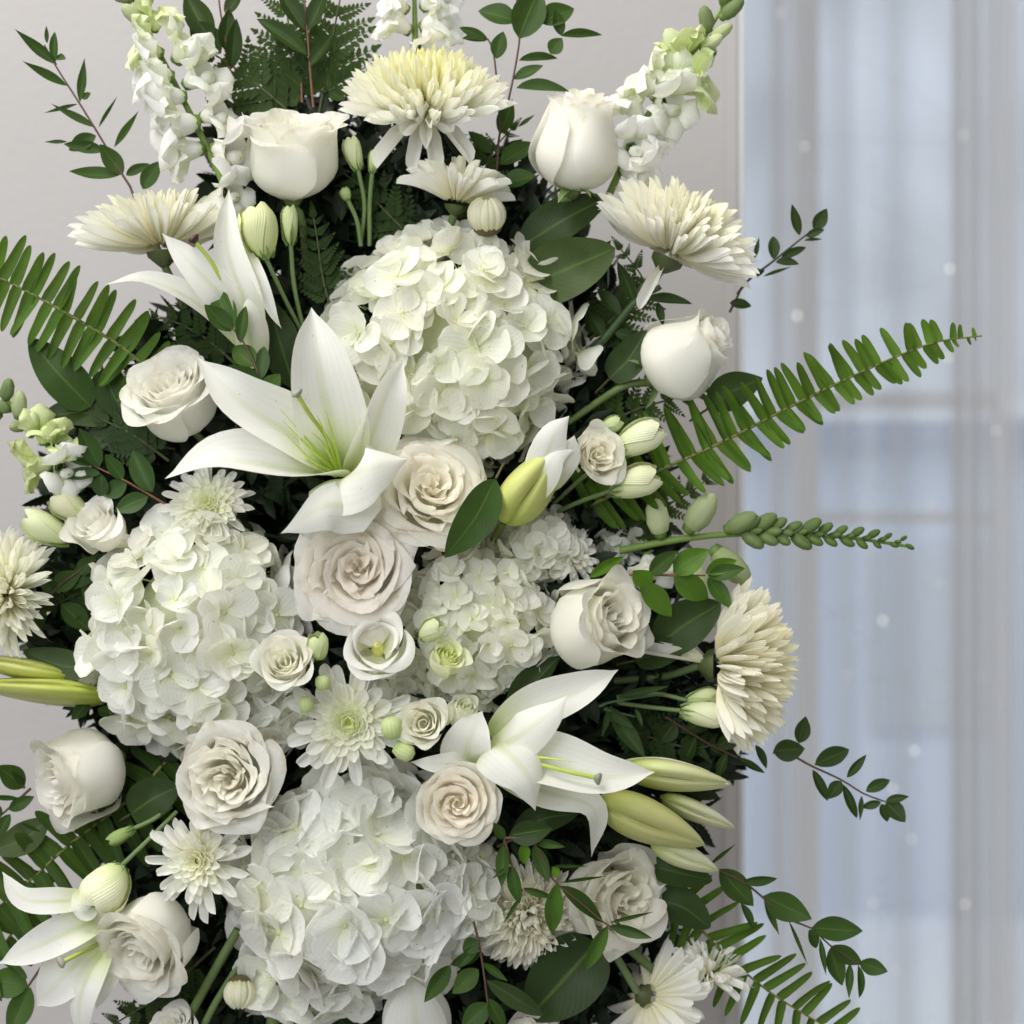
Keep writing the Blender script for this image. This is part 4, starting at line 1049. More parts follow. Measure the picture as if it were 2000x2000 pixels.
lily('narrow-petalled white lily with dark stigma at the upper left', (505, 700, -10), [
    ([(505, 700, -10), (478, 610, -50), (478, 500, -30), (492, 375, 10)], 46, (.4, 0, 1), (.5, 0, .8)),
    ([(505, 705, -20), (395, 600, -70), (290, 548, -90), (203, 556, -70)], 62, (.1, .7, .7), (-.1, .8, .5), dict(cup=.35, wave=.02)),
    ([(503, 690, -30), (440, 590, -100), (378, 520, -125), (316, 455, -110)], 70, (-.2, .5, .8), None, dict(cup=.3, wave=.03)),
    ([(500, 690, -40), (478, 590, -100), (442, 480, -100), (447, 368, -70)], 62, (.5, 0, .9), (.3, 0, .9), dict(cup=.5, wave=.02)),
    ([(470, 470, -40), (500, 540, -90), (530, 610, -85), (550, 642, -70)], 34, (.5, .2, .8), None, dict(cup=.4, wave=.02)),
    ([(500, 720, -60), (485, 640, -95), (480, 590, -100), (478, 560, -90)], 66, (0, 0, 1), None, dict(cup=-.6)),
    ], pistil=[(432, 545, -110), (412, 510, -125), (378, 468, -140)], stigma=(.06, .012, .02), seed=2)
lily('white lily facing right with green pistil above the lily buds', (965, 1460, -70), [
    ([(960, 1440, -80), (1045, 1388, -115), (1130, 1350, -130), (1208, 1308, -120)], 84, (0, .4, 1), (.1, .4, .9), dict(cup=.4, fold=.1)),
    ([(955, 1500, -60), (1060, 1545, -110), (1160, 1580, -150), (1155, 1675, -140)], 74, (.1, .5, .8), (.7, .3, .6), dict(cup=.2)),
    ([(960, 1470, -80), (1080, 1495, -170), (1180, 1518, -195), (1280, 1508, -180)], 104, (0, .5, .85), (.1, .5, .85), dict(cup=.45, fold=.12, wave=.04)),
    ([(950, 1470, -90), (1010, 1440, -185), (1072, 1395, -205), (1108, 1358, -190)], 84, (0, .3, 1), (-.2, .3, .9), dict(cup=-.4, wave=.03)),
    ([(948, 1450, -90), (985, 1465, -200), (1035, 1520, -225), (1046, 1584, -195)], 98, (.1, .3, 1), (.5, .2, .8), dict(cup=-.5, wave=.05)),
    ([(925, 1500, -80), (912, 1470, -150), (922, 1430, -170), (942, 1388, -150)], 96, (-.1, .1, 1), None, dict(cup=.1)),
    ([(950, 1500, -80), (900, 1492, -150), (850, 1492, -160), (800, 1488, -150)], 46, (0, .5, 1), None, dict(cup=.1, wave=.04)),
    ], pistil=[(1000, 1475, -130), (1080, 1500, -205), (1168, 1520, -225)], stigma=(.24, .28, .20),
    filaments=[[(1000, 1475, -140), (1060, 1480, -195), (1120, 1488, -215)]], seed=3)
lily('drooping white lily at the lower left corner of the bouquet', (205, 1800, -40), [
    ([(185, 1752, -50), (120, 1760, -100), (45, 1755, -115), (4, 1702, -95)], 52, (0, .6, .8), (.3, .5, .8), dict(cup=.2)),
    ([(205, 1790, -50), (145, 1815, -100), (70, 1850, -110), (-2, 1882, -95)], 70, (0, .4, .9), None, dict(cup=.25)),
    ([(205, 1830, -40), (150, 1880, -70), (108, 1925, -85), (72, 1965, -75)], 98, (-.2, .2, 1), None, dict(cup=.25)),
    ([(210, 1850, -60), (175, 1900, -100), (155, 1960, -110), (158, 2040, -90)], 62, (-.4, .2, .9), None, dict(cup=-.25)),
    ([(225, 1860, -20), (215, 1900, -50), (200, 1930, -60), (188, 1970, -50)], 40, (.2, .2, .9)),
    ([(165, 1735, -60), (158, 1765, -100), (170, 1785, -100), (195, 1775, -80)], 34, (.2, .2, .9)),
    ], pistil=[(190, 1845, -70), (150, 1865, -125), (120, 1880, -140)], stigma=(.35, .33, .26), seed=4)
lily('white lily trumpet cut off by the bottom edge, under the bottom hydrangea', (810, 2090, -20), [
    ([(810, 2095, -20), (812, 2030, -60), (808, 1960, -70), (800, 1905, -60)], 120, (.1, .1, 1), None, dict(cup=-.35)),
    ([(790, 2095, -10), (770, 2030, -30), (768, 1970, -40), (780, 1915, -30)], 70, (-.6, .1, .8), None, dict(cup=-.3)),
    ([(830, 2095, -10), (855, 2030, -30), (858, 1970, -40), (845, 1920, -30)], 70, (.6, .1, .8), None, dict(cup=-.3))], seed=5)
def lily_bud(label, a, b, w, color, seed, extra=(), stem_pts=None, la=.20, tw=.25):
    r0 = root('lily_bud', label, 'lily bud', at(*a))
    pod(r0, a, b, w, color, la=la, tw=tw, mat=M_LBUD)
    for i, e in enumerate(extra):
        W = [at(*p) for p in e[0]]
        P = blade_np(W, e[1] * PX, 'lily', vec(*e[2]), nu=16, nv=9, seed=seed + i, cup=e[3], wave=.02)
        world_part('petal', P, M_LILY, r0, W[0], color=WHITE)
    if stem_pts: stem(r0, [a] + list(stem_pts), 8, (.15, .2, .05))
    return r0
M_LBUD = petal_mat('lily_bud_skin', (.72, .85, .35), .5, rough=.4, trans=.15, veins=9, vein_bump=.4, crinkle=.1, vein_dark=.10, tipcol=(.62, .66, .30))
lily_bud('opening yellow-green lily bud in the centre right, beside the cream garden rose', (985, 1018, -60), (1096, 868, -120), 98, (.66, .70, .22), 1,
         [([(1040, 960, -120), (1068, 890, -150), (1085, 845, -160), (1112, 812, -150)], 66, (.2, .2, 1), -.3), ([(1075, 960, -100), (1100, 910, -130), (1118, 875, -135), (1122, 850, -120)], 60, (.5, .2, .9), -.2), ([(1020, 985, -100), (1058, 930, -145), (1085, 890, -155), (1120, 880, -140)], 60, (0, .3, 1), -.3)], stem_pts=[(960, 1060, 0)])
lily_bud('long yellow-green lily bud entering from the left edge, below the dark leaf', (215, 1362, 20), (-60, 1338, 0), 54, (.58, .62, .16), 2)
lily_bud('short yellow-green lily bud above the long one at the left edge', (150, 1330, 25), (-70, 1285, 20), 48, (.66, .68, .22), 3)
lily_bud('plump green-gold lily bud at the lower right under the white lily', (1168, 1560, -60), (1376, 1650, -90), 92, (.62, .62, .26), 4)
lily_bud('long pale lily bud pointing right behind the white lily', (1215, 1500, -30), (1428, 1532, -40), 64, (.78, .80, .44), 5, [([(1215, 1490, -60), (1290, 1496, -80), (1370, 1512, -75), (1425, 1532, -60)], 44, (0, .6, .8), -.3)])
lily_bud('white-tipped slender lily bud behind the plump green-gold bud', (1290, 1555, 10), (1436, 1618, 0), 44, (.88, .88, .62), 6)
lily_bud('pale lily bud pointing down right at the end of the bud cluster', (1270, 1640, -20), (1404, 1702, -35), 54, (.84, .86, .56), 7)

# ================================================================== snapdragons
snapdragon('tall snapdragon spike leaning left at the upper left, white below and green above', [(455, 400, 20), (410, 300, 10), (350, 180, 0), (290, 60, -5), (235, -60, 0)], [
    (430, 375, 0, .6, .1, .5, 78, 0), (395, 290, 0, -1, .1, .35, 100, 0), (420, 290, -10, .9, .1, .4, 96, 0), (385, 240, -15, -1, .15, .4, 104, 0),
    (395, 230, -5, 1, -.2, .35, 92, 0), (360, 190, -20, -1, .0, .5, 98, 0), (365, 165, -10, .8, -.5, .4, 100, -.1), (335, 150, -25, -1, -.2, .5, 92, 0), (345, 120, -10, .6, -.9, .4, 92, -.25),
    (315, 105, -20, -1, -.1, .4, 84, -.6), (300, 60, -20, .5, -1, .4, 66, -.8), (285, 45, -10, -.9, -.6, .4, 58, 1.7), (272, 20, -10, .4, -1, .4, 60, 1.8), (255, 0, -5, -.8, -.5, .4, 52, 1.4), (260, -5, -5, .7, -.7, .4, 46, 1.3)], 81)
snapdragon('tall snapdragon spike leaning right at the upper right, above the side-on chrysanthemum', [(1190, 380, 50), (1250, 250, 45), (1320, 150, 40), (1390, 50, 35), (1450, -60, 35)], [
    (1215, 330, 40, .9, .2, .4, 86, 0), (1232, 290, 30, .2, .1, 1, 84, 0), (1262, 255, 30, .6, .1, .7, 86, -.1), (1250, 235, 30, -.6, -.8, .4, 90, -.1), (1285, 200, 25, .7, .1, .7, 92, -.1),
    (1285, 190, 30, -.7, -.9, .3, 86, -.3), (1312, 165, 25, .1, -.6, .8, 70, -.3), (1330, 175, 25, 1, -.2, .3, 88, -.8), (1335, 130, 30, -.4, -1, .3, 78, -.85), (1340, 120, 30, -.6, -1, .2, 70, 2.0), (1370, 95, 25, .9, -.3, .4, 56, 1.8), (1390, 75, 25, .9, -.6, .4, 54, 1.6),
    (1385, 60, 30, -.2, -1, .3, 56, 1.3), (1378, 100, 20, .3, .4, .9, 40, 1.1), (1410, 35, 25, .8, -.7, .4, 52, 1.2), (1415, 15, 25, -.1, -1, .4, 46, 1.1), (1425, 0, 25, .5, -.8, .4, 46, 1.1)], 82)
snapdragon('white snapdragon top rising behind the dome chrysanthemum at the upper edge', [(812, 130, 80), (810, 30, 80), (808, -60, 80)], [
    (800, 60, 70, -.8, -.3, .5, 86, 0), (825, 55, 70, .9, -.4, .5, 92, 0), (795, 20, 70, -.8, -.6, .4, 80, 0), (828, 15, 70, .8, -.5, .5, 88, 0), (810, 90, 70, .6, .3, .6, 80, 0), (800, -20, 70, -.6, -.8, .4, 70, -.4), (835, -25, 75, .6, -.7, .4, 70, -.4)], 83)
snapdragon('green-tipped snapdragon spike at the left edge beside the broad leaves', [(160, 960, 20), (110, 890, 10), (50, 820, 0), (-30, 740, 0)], [
    (115, 910, 0, .4, .3, .8, 84, 0), (105, 880, -10, .6, -.4, .7, 66, -.9), (85, 865, -10, .3, -.9, .6, 68, -.85), (100, 905, 0, -.9, .1, .4, 86, -.8), (60, 850, -5, .2, -.9, .4, 50, 1.9),
    (50, 830, 0, -.6, .2, .7, 46, 1.4), (35, 815, -5, .1, -1, .4, 54, 1.6), (20, 800, 0, -.6, -.3, .6, 48, 1.3), (10, 780, 0, .3, -.9, .4, 48, 1.2), (0, 810, 0, -.5, .5, .6, 44, 1.4)], 84)
sb = [(1290, 1045, 40, -.1, -1, .5, 74, 2.0), (1345, 1035, 30, .7, -1, .4, 84, 1.6), (1330, 1090, 30, .7, .8, .5, 86, 1.95), (1395, 1075, 25, .9, .8, .4, 88, 1.5), (1420, 1035, 25, .9, -.5, .5, 62, 1.25), (1265, 1085, 40, .2, .8, .5, 80, 0)]
for i in range(32):
    t = i / 31
    x = 1440 + 330 * t; y = 1036 + 24 * t ** 1.5
    s = (-1, 1, 0)[i % 3]
    sz = lerp(52, 16, t) * (.8 if i % 3 == 2 else 1) * (1 + .12 * math.sin(i * 2.7))
    sb.append((x, y + s * 4, 25 - abs(s) * 3, .85, s * .62, .45 + .4 * (s == 0), sz, lerp(1.16, 1.0, t)))
snapdragon('long green snapdragon spike of closed buds pointing right across the curtain', [(1210, 1075, 60), (1350, 1050, 40), (1480, 1042, 35), (1640, 1048, 35), (1782, 1068, 35)], sb, 85, sr=8)

# ================================================================== ferns
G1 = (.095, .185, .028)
sword_fern('bright sword fern frond reaching off the left edge', [(330, 770, 30), (254, 690, 10), (130, 612, -5), (0, 543, 0), (-110, 500, 0)], 22, [70, 95, 98, 92, 84], [60, 90, 96, 92, 84], 24, -.02, .05, 91, G1)
sword_fern('long sword fern frond sweeping right across the curtain to a curled tip', [(1150, 990, 20), (1283, 921, 10), (1407, 865, 0), (1560, 786, -5), (1697, 720, -5), (1821, 670, -5), (1918, 656, -5)], 40,
           [90, 112, 118, 112, 104, 92, 80, 74, 66, 48, 14], [70, 78, 84, 84, 78, 66, 58, 52, 62, 34, 5], 22, -.02, .25, 92, (.095, .190, .020), tipc=(.135, .24, .028))
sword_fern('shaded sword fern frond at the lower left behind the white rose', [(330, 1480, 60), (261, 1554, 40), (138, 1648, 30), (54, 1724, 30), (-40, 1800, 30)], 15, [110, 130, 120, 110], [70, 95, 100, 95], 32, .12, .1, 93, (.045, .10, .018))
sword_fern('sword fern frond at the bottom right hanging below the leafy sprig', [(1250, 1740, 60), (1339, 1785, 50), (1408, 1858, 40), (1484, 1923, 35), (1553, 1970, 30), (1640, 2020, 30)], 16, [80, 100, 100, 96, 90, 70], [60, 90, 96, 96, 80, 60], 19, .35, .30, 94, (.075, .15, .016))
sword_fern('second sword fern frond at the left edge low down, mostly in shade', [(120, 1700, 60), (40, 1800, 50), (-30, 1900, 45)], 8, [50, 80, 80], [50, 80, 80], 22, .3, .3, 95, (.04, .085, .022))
for lb, c, n_, L_, s_ in (
    ('dark leatherleaf fern fanning left behind the upper-left goblet rose', [(600, 250, 60), (520, 180, 55), (440, 120, 55), (360, 75, 55)], 7, 120, 1),
    ('dark leatherleaf fern rising to the top edge left of the dome chrysanthemum', [(620, 240, 70), (640, 130, 65), (660, 20, 60), (680, -80, 60)], 7, 130, 2),
    ('dark leatherleaf fern at the top edge between two snapdragons', [(580, 240, 80), (570, 120, 80), (560, 10, 80), (555, -90, 80)], 7, 110, 3),
    ('leatherleaf fern tip poking out under the narrow-petalled lily at the left', [(470, 720, 60), (400, 660, 55), (330, 625, 55), (280, 625, 55)], 6, 70, 4),
    ('bluish leatherleaf fern above the left lisianthus and behind the myrtle sprig', [(330, 900, 20), (260, 850, 10), (190, 815, 10)], 6, 80, 5),
    ('leatherleaf fern hanging right of the serrated leaf, below the side-on chrysanthemum', [(1120, 690, 60), (1200, 620, 50), (1260, 560, 50), (1200, 470, 50)], 7, 80, 6),
    ('leatherleaf fern behind the long sword fern and right snapdragon', [(1200, 1060, 80), (1280, 1000, 75), (1350, 960, 70), (1400, 920, 70)], 6, 70, 7),
    ('feathery dark fern between the bud cluster and the top hydrangea', [(650, 620, 20), (630, 540, 0), (620, 470, -10), (610, 410, -10)], 7, 66, 8),
    ('dark leatherleaf fern under the daisy chrysanthemum at the top', [(820, 480, 60), (760, 420, 50), (700, 360, 50), (640, 320, 60)], 6, 80, 9),
    ('dark leatherleaf fern right of the dome chrysanthemum stem', [(900, 470, 60), (930, 390, 50), (960, 300, 50), (1010, 240, 60)], 6, 70, 10),
    ('dark leatherleaf fern trailing at the bottom left under the roses', [(420, 1850, 50), (330, 1930, 50), (240, 1990, 50), (170, 2030, 50)], 7, 80, 11),
    ('dark leatherleaf fern below the ruffled hydrangea at the bottom edge', [(600, 1900, 60), (650, 1960, 60), (690, 2040, 60)], 6, 90, 12),
    ('dark fern frond behind the nodding bud at the right', [(1180, 1400, 60), (1270, 1440, 60), (1350, 1460, 60), (1420, 1450, 60)], 7, 80, 13),
    ('dark fern frond left of the left hydrangea', [(260, 1150, 50), (180, 1150, 50), (90, 1190, 50)], 7, 80, 14),
    ('dark fern frond between the plump side-lying rose and the long sword fern', [(1130, 870, 60), (1220, 810, 55), (1310, 780, 50), (1400, 760, 50)], 7, 80, 15)):
    leather_fern(lb, c, n_, L_, 200 + s_, color=(.030, .062, .024) if s_ != 5 else (.045, .075, .060))

# ================================================================== sprigs
g = (.032, .080, .014); gb = (.14, .30, .015); gd = (.016, .038, .010)
sprig('myrtle sprig with spiky tip reaching into the upper left corner', [[(262, 385), (254, 364), (239, 341), (196, 268), (156, 203), (112, 134), (87, 88)]],
      [(234, 342, 139, 352, 30), (246, 342, 290, 320, 18), (279, 370, 312, 315, 32), (240, 342, 198, 285, 34), (205, 295, 128, 285, 24), (188, 265, 132, 292, 30), (132, 277, 90, 282, 8), (223, 288, 283, 223, 17), (192, 250, 237, 194, 8), (188, 250, 100, 217, 17),
       (152, 203, 92, 225, 8), (156, 200, 170, 120, 17), (160, 192, 181, 185, 14), (132, 168, 42, 128, 18), (112, 127, 32, 64, 20), (108, 123, 103, 60, 16), (110, 112, 126, 112, 15), (92, 85, 96, 52, 9)], 101, d=40, color=(.038, .085, .025))
sprig('leafy sprig with reddish stem rising to the top edge right of the dome chrysanthemum', [[(960, 400), (970, 340), (975, 265), (995, 188), (1015, 76), (1011, 14), (1005, -30)], [(978, 250), (965, 110), (952, 75)]],
      [(1014, 76, 1052, -25, 60), (1010, 42, 935, 15, 42), (1055, 45, 1120, 15, 46), (1097, 70, 1085, 20, 22), (1096, 70, 1174, 66, 18), (1075, 105, 1097, 75, 30), (1013, 118, 1090, 106, 18), (1003, 155, 1062, 135, 26), (1008, 172, 1109, 174, 28),
       (970, 115, 982, 62, 30), (953, 78, 898, 53, 18), (950, 80, 902, 70, 17), (976, 262, 1010, 200, 34), (1012, 248, 1045, 228, 8), (978, 322, 1043, 272, 38), (980, 355, 1047, 350, 38), (960, 300, 915, 260, 26), (965, 380, 910, 360, 30)], 102, d=35)
sprig('small dark sprig against the curtain at the upper right', [[(1440, 575), (1462, 547), (1509, 511), (1564, 467), (1603, 438)], [(1425, 610), (1450, 560)]],
      [(1474, 505, 1482, 467, 9), (1490, 540, 1550, 528, 8), (1465, 538, 1492, 530, 15), (1511, 507, 1511, 458, 22), (1515, 512, 1560, 514, 20), (1525, 505, 1575, 480, 16), (1562, 460, 1547, 397, 18), (1570, 470, 1605, 471, 8), (1590, 450, 1614, 408, 26), (1575, 462, 1608, 447, 15), (1425, 592, 1468, 595, 19)], 103, d=110, color=(.024, .050, .026), stemc=(.06, .06, .04))
sprig('dark sprig pointing right below the tall side-on chrysanthemum', [[(1510, 1470), (1549, 1477), (1585, 1496), (1643, 1523), (1687, 1550), (1730, 1566)]],
      [(1591, 1494, 1661, 1460, 34), (1654, 1519, 1691, 1476, 16), (1587, 1503, 1620, 1566, 18), (1643, 1525, 1618, 1561, 26), (1647, 1532, 1676, 1601, 17), (1683, 1554, 1678, 1600, 10), (1691, 1546, 1738, 1521, 22), (1721, 1566, 1683, 1577, 16), (1721, 1570, 1734, 1604, 22),
       (1730, 1566, 1768, 1604, 32), (1730, 1564, 1776, 1557, 16), (1510, 1468, 1570, 1462, 40), (1560, 1452, 1572, 1400, 30), (1475, 1455, 1498, 1500, 16)], 104, d=50, color=(.026, .056, .022))
sprig('long leafy sprig trailing right over the curtain at the lower right', [[(1385, 1690), (1401, 1699), (1448, 1720), (1488, 1751), (1538, 1795), (1582, 1811), (1622, 1847), (1678, 1885)]],
      [(1405, 1697, 1465, 1768, 46), (1450, 1722, 1517, 1717, 18), (1447, 1765, 1476, 1813, 16), (1490, 1750, 1578, 1793, 50), (1492, 1755, 1513, 1825, 15), (1540, 1797, 1570, 1885, 7), (1585, 1812, 1680, 1822, 44), (1580, 1815, 1596, 1852, 21), (1602, 1832, 1615, 1905, 11),
       (1622, 1848, 1680, 1880, 32), (1622, 1850, 1642, 1920, 32), (1660, 1880, 1658, 1950, 15), (1678, 1880, 1730, 1898, 30), (1676, 1885, 1685, 1952, 15), (1385, 1690, 1440, 1650, 7)], 105, d=0)
sprig('thin leafy sprig crossing in front of the incurved cream chrysanthemum', [[(985, 1637), (1040, 1644), (1080, 1717), (1130, 1760), (1185, 1806), (1200, 1815)], [(985, 1640), (1000, 1691), (1020, 1740)]],
      [(1022, 1645, 1024, 1688, 21, gb), (1043, 1650, 1070, 1718, 25), (1043, 1644, 1105, 1655, 15), (1000, 1690, 1012, 1765, 24), (1022, 1735, 1078, 1753, 13), (1018, 1750, 980, 1800, 8), (1085, 1715, 1087, 1690, 15, gb), (1088, 1725, 1077, 1828, 31, (.09, .19, .025)), (1094, 1730, 1178, 1800, 27),
       (1094, 1724, 1190, 1715, 6), (1076, 1692, 1150, 1695, 6), (1187, 1808, 1143, 1898, 25, (.07, .15, .025)), (1190, 1808, 1275, 1828, 19), (1190, 1802, 1277, 1777, 7), (993, 1633, 1080, 1618, 42, gd), (985, 1640, 960, 1600, 18), (1000, 1692, 962, 1720, 9), (983, 1650, 985, 1728, 24)], 106, d=-190)
sprig('leafy sprig below the bottom hydrangea with reddish stem at the lower edge', [[(925, 1800), (935, 1840), (945, 1900), (956, 1990), (960, 2050)]],
      [(935, 1845, 895, 1890, 20), (942, 1880, 990, 1915, 14), (880, 1885, 828, 1955, 30, (.05, .11, .02)), (935, 1838, 905, 1858, 30), (935, 1893, 888, 1938, 36, (.06, .12, .02)), (950, 1915, 1065, 1985, 34, (.05, .07, .045)), (940, 1860, 880, 1885, 22), (955, 1960, 905, 2010, 40), (955, 1950, 985, 2010, 26)], 107, d=-90)
sprig('myrtle sprig with reddish stem lying in front of dark fern at the left', [[(335, 990), (322, 984), (250, 942), (188, 912), (165, 895)]],
      [(185, 908, 110, 875, 34), (195, 912, 156, 836, 36), (240, 937, 205, 888, 27), (298, 962, 254, 878, 40), (197, 925, 122, 935, 26), (199, 926, 196, 975, 36, (.03, .07, .045)), (290, 970, 226, 1000, 36), (248, 945, 205, 968, 34), (180, 905, 130, 862, 20)], 108, d=-25, color=(.035, .085, .030), stemc=(.16, .07, .04))
sprig('bright green sprig with oval leaves just right of the closed creamy goblet rose', [[(1215, 1126), (1240, 1122), (1316, 1124), (1378, 1124)]],
      [(1268, 1122, 1324, 1078, 32, g), (1315, 1120, 1382, 1074, 44, (.10, .20, .02)), (1316, 1126, 1386, 1168, 44, (.10, .20, .02)), (1378, 1120, 1438, 1094, 28, gb), (1382, 1125, 1456, 1114, 30, g), (1382, 1128, 1423, 1190, 32, (.07, .15, .02)), (1272, 1142, 1235, 1105, 36, gb), (1250, 1140, 1312, 1202, 42, (.11, .22, .02)), (1150, 1128, 1218, 1085, 20, gb)], 109, d=-70, stemc=(.22, .10, .05))
sprig('short leafy sprig standing in front of the narrow-petalled lily', [[(520, 800), (512, 760), (497, 710), (470, 660), (452, 640)]],
      [(455, 645, 417, 560, 42, (.045, .11, .02)), (452, 647, 400, 598, 34), (470, 670, 476, 596, 22), (497, 716, 455, 672, 40, (.06, .12, .02)), (510, 741, 513, 673, 27, (.05, .085, .06)), (512, 758, 446, 716, 32), (516, 770, 549, 733, 34, (.06, .12, .02))], 110, d=-125)
sprig('dark-leaved sprig cut by the top edge between snapdragon and fern', [[(452, 160), (445, 100), (430, 20), (425, -40)], [(436, 60), (445, 0)]],
      [(415, 85, 362, -12, 48), (432, 105, 372, 42, 48), (440, 100, 448, 22, 34), (452, 135, 462, 40, 30), (430, 60, 380, 80, 24), (440, 30, 480, -20, 30)], 111, d=45, color=gd, stemc=(.14, .06, .04))
sprig('upright dark sprig with reddish stem in front of the leatherleaf fern at the top', [[(612, 210), (606, 140), (600, 60), (592, -30)], [(590, 200), (588, 150)]],
      [(600, 108, 504, 34, 34, (.028, .065, .022)), (595, 60, 545, -20, 34), (600, 60, 650, -20, 34), (603, 130, 655, 70, 26), (590, 170, 550, 140, 28)], 112, d=30, color=gd, stemc=(.16, .08, .05))
sprig('small sprig with pointed leaves at the left edge beside the turned rose', [[(60, 1540), (10, 1585), (-30, 1620)], [(48, 1540), (30, 1500)]],
      [(48, 1538, -5, 1495, 42), (48, 1537, 28, 1498, 12), (18, 1582, 62, 1556, 24), (0, 1600, -20, 1560, 30), (20, 1590, -10, 1640, 24), (40, 1560, -30, 1560, 10)], 113, d=45)
sprig('pair of oval green leaves at the lower left corner', [[(80, 1890), (58, 1922), (20, 1980)]],
      [(55, 1925, -25, 1915, 54, (.06, .12, .02)), (60, 1928, 22, 2020, 46, (.05, .11, .02))], 114, d=40)
sprig('dark leafy sprig under the turned rose above the long lily buds', [[(60, 1200), (110, 1150), (160, 1110)], [(180, 1380), (150, 1400)]],
      [(100, 1150, 160, 1120, 36), (110, 1160, 80, 1120, 26), (160, 1140, 205, 1180, 40), (120, 1180, 175, 1230, 40), (90, 1190, 60, 1240, 24), (175, 1370, 140, 1405, 24), (190, 1385, 230, 1400, 22), (150, 1120, 190, 1090, 30)], 115, d=25, color=(.035, .080, .022))
sprig('dark sprig of drooping leaves beneath the tall side-on chrysanthemum', [[(1300, 1400), (1380, 1450), (1440, 1480)]],
      [(1340, 1425, 1400, 1400, 34), (1360, 1440, 1330, 1500, 26), (1400, 1460, 1450, 1430, 30), (1420, 1470, 1400, 1520, 18), (1440, 1480, 1490, 1510, 14), (1320, 1410, 1290, 1450, 34)], 116, d=50, color=gd)
sprig('blue-green lisianthus leaves curling beside the nodding bud stems', [[(1170, 1380), (1200, 1370), (1300, 1355)], [(1180, 1385), (1240, 1400)]],
      [(1205, 1362, 1310, 1342, 15), (1190, 1385, 1255, 1480, 32), (1195, 1375, 1175, 1440, 12), (1240, 1385, 1255, 1418, 9), (1180, 1380, 1240, 1420, 20)], 117, d=-10, color=(.055, .100, .060), stemc=(.09, .15, .08))
sprig('dark curled leaves on the thick chrysanthemum stem at the right', [[(1150, 690), (1190, 650), (1240, 590), (1290, 560)]],
      [(1240, 590, 1210, 510, 24), (1210, 620, 1170, 560, 28), (1260, 585, 1350, 590, 22), (1285, 590, 1290, 640, 16), (1180, 660, 1150, 610, 26), (1200, 650, 1250, 660, 22)], 118, d=20, color=(.020, .045, .018), stemc=(.05, .09, .03), sr=9)
sprig('narrow green leaves between the cream goblet rose and the white lily', [[(1060, 1400), (1100, 1350)]],
      [(990, 1390, 1090, 1280, 50, gd), (1080, 1250, 1095, 1160, 22, gd), (1060, 1330, 1000, 1400, 30, gd)], 119, d=-60)

# ================================================================== broad leaves
big_leaf('olive serrated rose leaf to the right of the top hydrangea', [(1030, 560, 0), (1110, 525, -25), (1202, 485, -20)], 122, 1, (.060, .085, .040), n0=(-.1, .1, 1))
big_leaf('dark glossy leaf standing between the cream garden rose and small hydrangea cluster', [(968, 935, -150), (930, 1010, -190), (868, 1090, -165)], 74, 2, (.034, .085, .022), n0=(.3, .1, 1), kind='leaf')
big_leaf('broad dark leaf at the left edge under the sword fern', [(178, 795, 20), (120, 735, 0), (58, 662, 5)], 84, 3, (.030, .070, .020))
big_leaf('darker leaf lying below the broad left leaf', [(225, 815, 30), (150, 805, 20), (75, 820, 20)], 62, 4, (.030, .055, .018))
big_leaf('dark leaf hanging beneath the sword fern, left of the layered white rose', [(200, 720, 30), (222, 770, 20), (258, 830, 20)], 70, 5, (.018, .042, .016))
big_leaf('dark pointed leaf lying over the long lily buds at the left edge', [(190, 1305, -20), (120, 1300, -20), (44, 1270, -10)], 64, 6, (.035, .060, .030), kind='leaf')
big_leaf('rounded dark leaf right of the closed creamy goblet rose', [(1285, 1262, 10), (1340, 1220, -5), (1408, 1178, 0)], 96, 7, (.024, .052, .020))
big_leaf('smaller dark leaf just below the rounded one at the right', [(1240, 1290, 10), (1290, 1275, 0), (1345, 1258, 0)], 60, 8, (.018, .042, .016))
big_leaf('very dark broad leaf at the bottom right under the incurved chrysanthemum', [(1165, 1840, -10), (1110, 1905, -30), (1030, 1990, -20)], 140, 9, (.016, .036, .014))
big_leaf('upper dark leaf beneath the lily bud cluster at the lower right', [(1270, 1690, 10), (1330, 1705, 0), (1392, 1720, 0)], 60, 10, (.022, .052, .018))
big_leaf('lower folded dark leaf beneath the lily bud cluster at the lower right', [(1275, 1760, 20), (1330, 1770, 10), (1388, 1812, 10)], 74, 11, (.020, .048, .018))
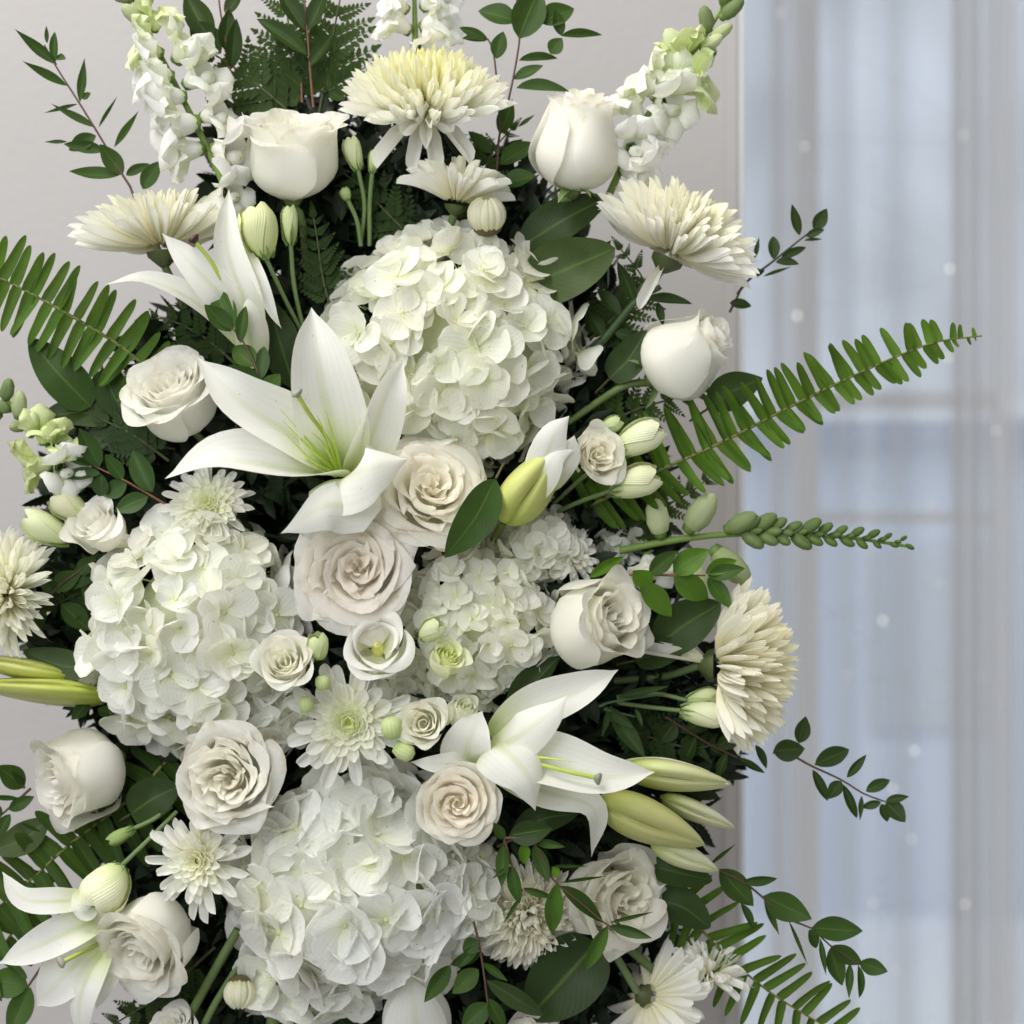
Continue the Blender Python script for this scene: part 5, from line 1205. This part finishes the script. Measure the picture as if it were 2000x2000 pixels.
big_leaf('shaded leaf right of the turned rose on the left side', [(255, 1590, 0), (300, 1560, -10), (352, 1535, 0)], 84, 12, (.026, .050, .020))
big_leaf('grey-green leaf at the left edge under the turned rose', [(95, 1600, 30), (45, 1640, 25), (-20, 1665, 25)], 64, 13, (.060, .080, .050), kind='leaf')
big_leaf('dark upright leaf between the upper-left bud cluster and the large lily', [(575, 760, 0), (548, 670, -20), (520, 575, -10)], 78, 14, (.016, .036, .014), kind='leaf')
big_leaf('dark leaf behind the plump side-lying rose on its left', [(1190, 740, 20), (1230, 700, 10), (1262, 645, 10)], 70, 15, (.018, .042, .016))
big_leaf('dark leaf showing at the right of the plump side-lying rose', [(1380, 800, 20), (1430, 765, 10), (1490, 738, 15)], 74, 16, (.028, .062, .020), kind='leaf')
big_leaf('dark leaf under the tall pointed rose bud', [(1020, 480, 30), (1100, 430, 10), (1185, 385, 20)], 90, 17, (.016, .036, .014))
big_leaf('long dark leaf beneath the layered white rose beside the large lily', [(300, 870, 30), (240, 860, 20), (160, 850, 20)], 60, 18, (.018, .04, .018), kind='leaf')
big_leaf('dark green leaf at the left below the left lisianthus', [(215, 1090, 40), (170, 1120, 30), (130, 1150, 30)], 50, 19, (.026, .06, .02))
big_leaf('long dark leaf below the lily facing right', [(1000, 1640, -60), (1060, 1600, -80), (1130, 1590, -60)], 60, 20, (.016, .036, .014), kind='leaf')

# loose stems at the bottom
def loose_stem(label, pts, r, c=(.13, .19, .06)):
    r0 = root('flower_stem', label, 'stem', at(*pts[0]))
    stem(r0, pts, r, c)
loose_stem('long slanting green stem at the bottom left beside the round bud', [(465, 1815, 0), (400, 1930, 0), (340, 2040, 10)], 9)
loose_stem('second slanting green stem just right of the long one', [(470, 1880, -10), (420, 1960, -10), (380, 2040, 0)], 7)
loose_stem('thick upright green stem at the bottom left of centre', [(545, 1930, 20), (535, 1980, 20), (525, 2060, 20)], 13)
loose_stem('slim green stem behind the seen-from-behind chrysanthemum', [(1225, 1850, 30), (1290, 1905, 30)], 9)
loose_stem('upright green stem at the bottom edge under the ruffled florets', [(605, 1950, 20), (600, 2060, 20)], 8)
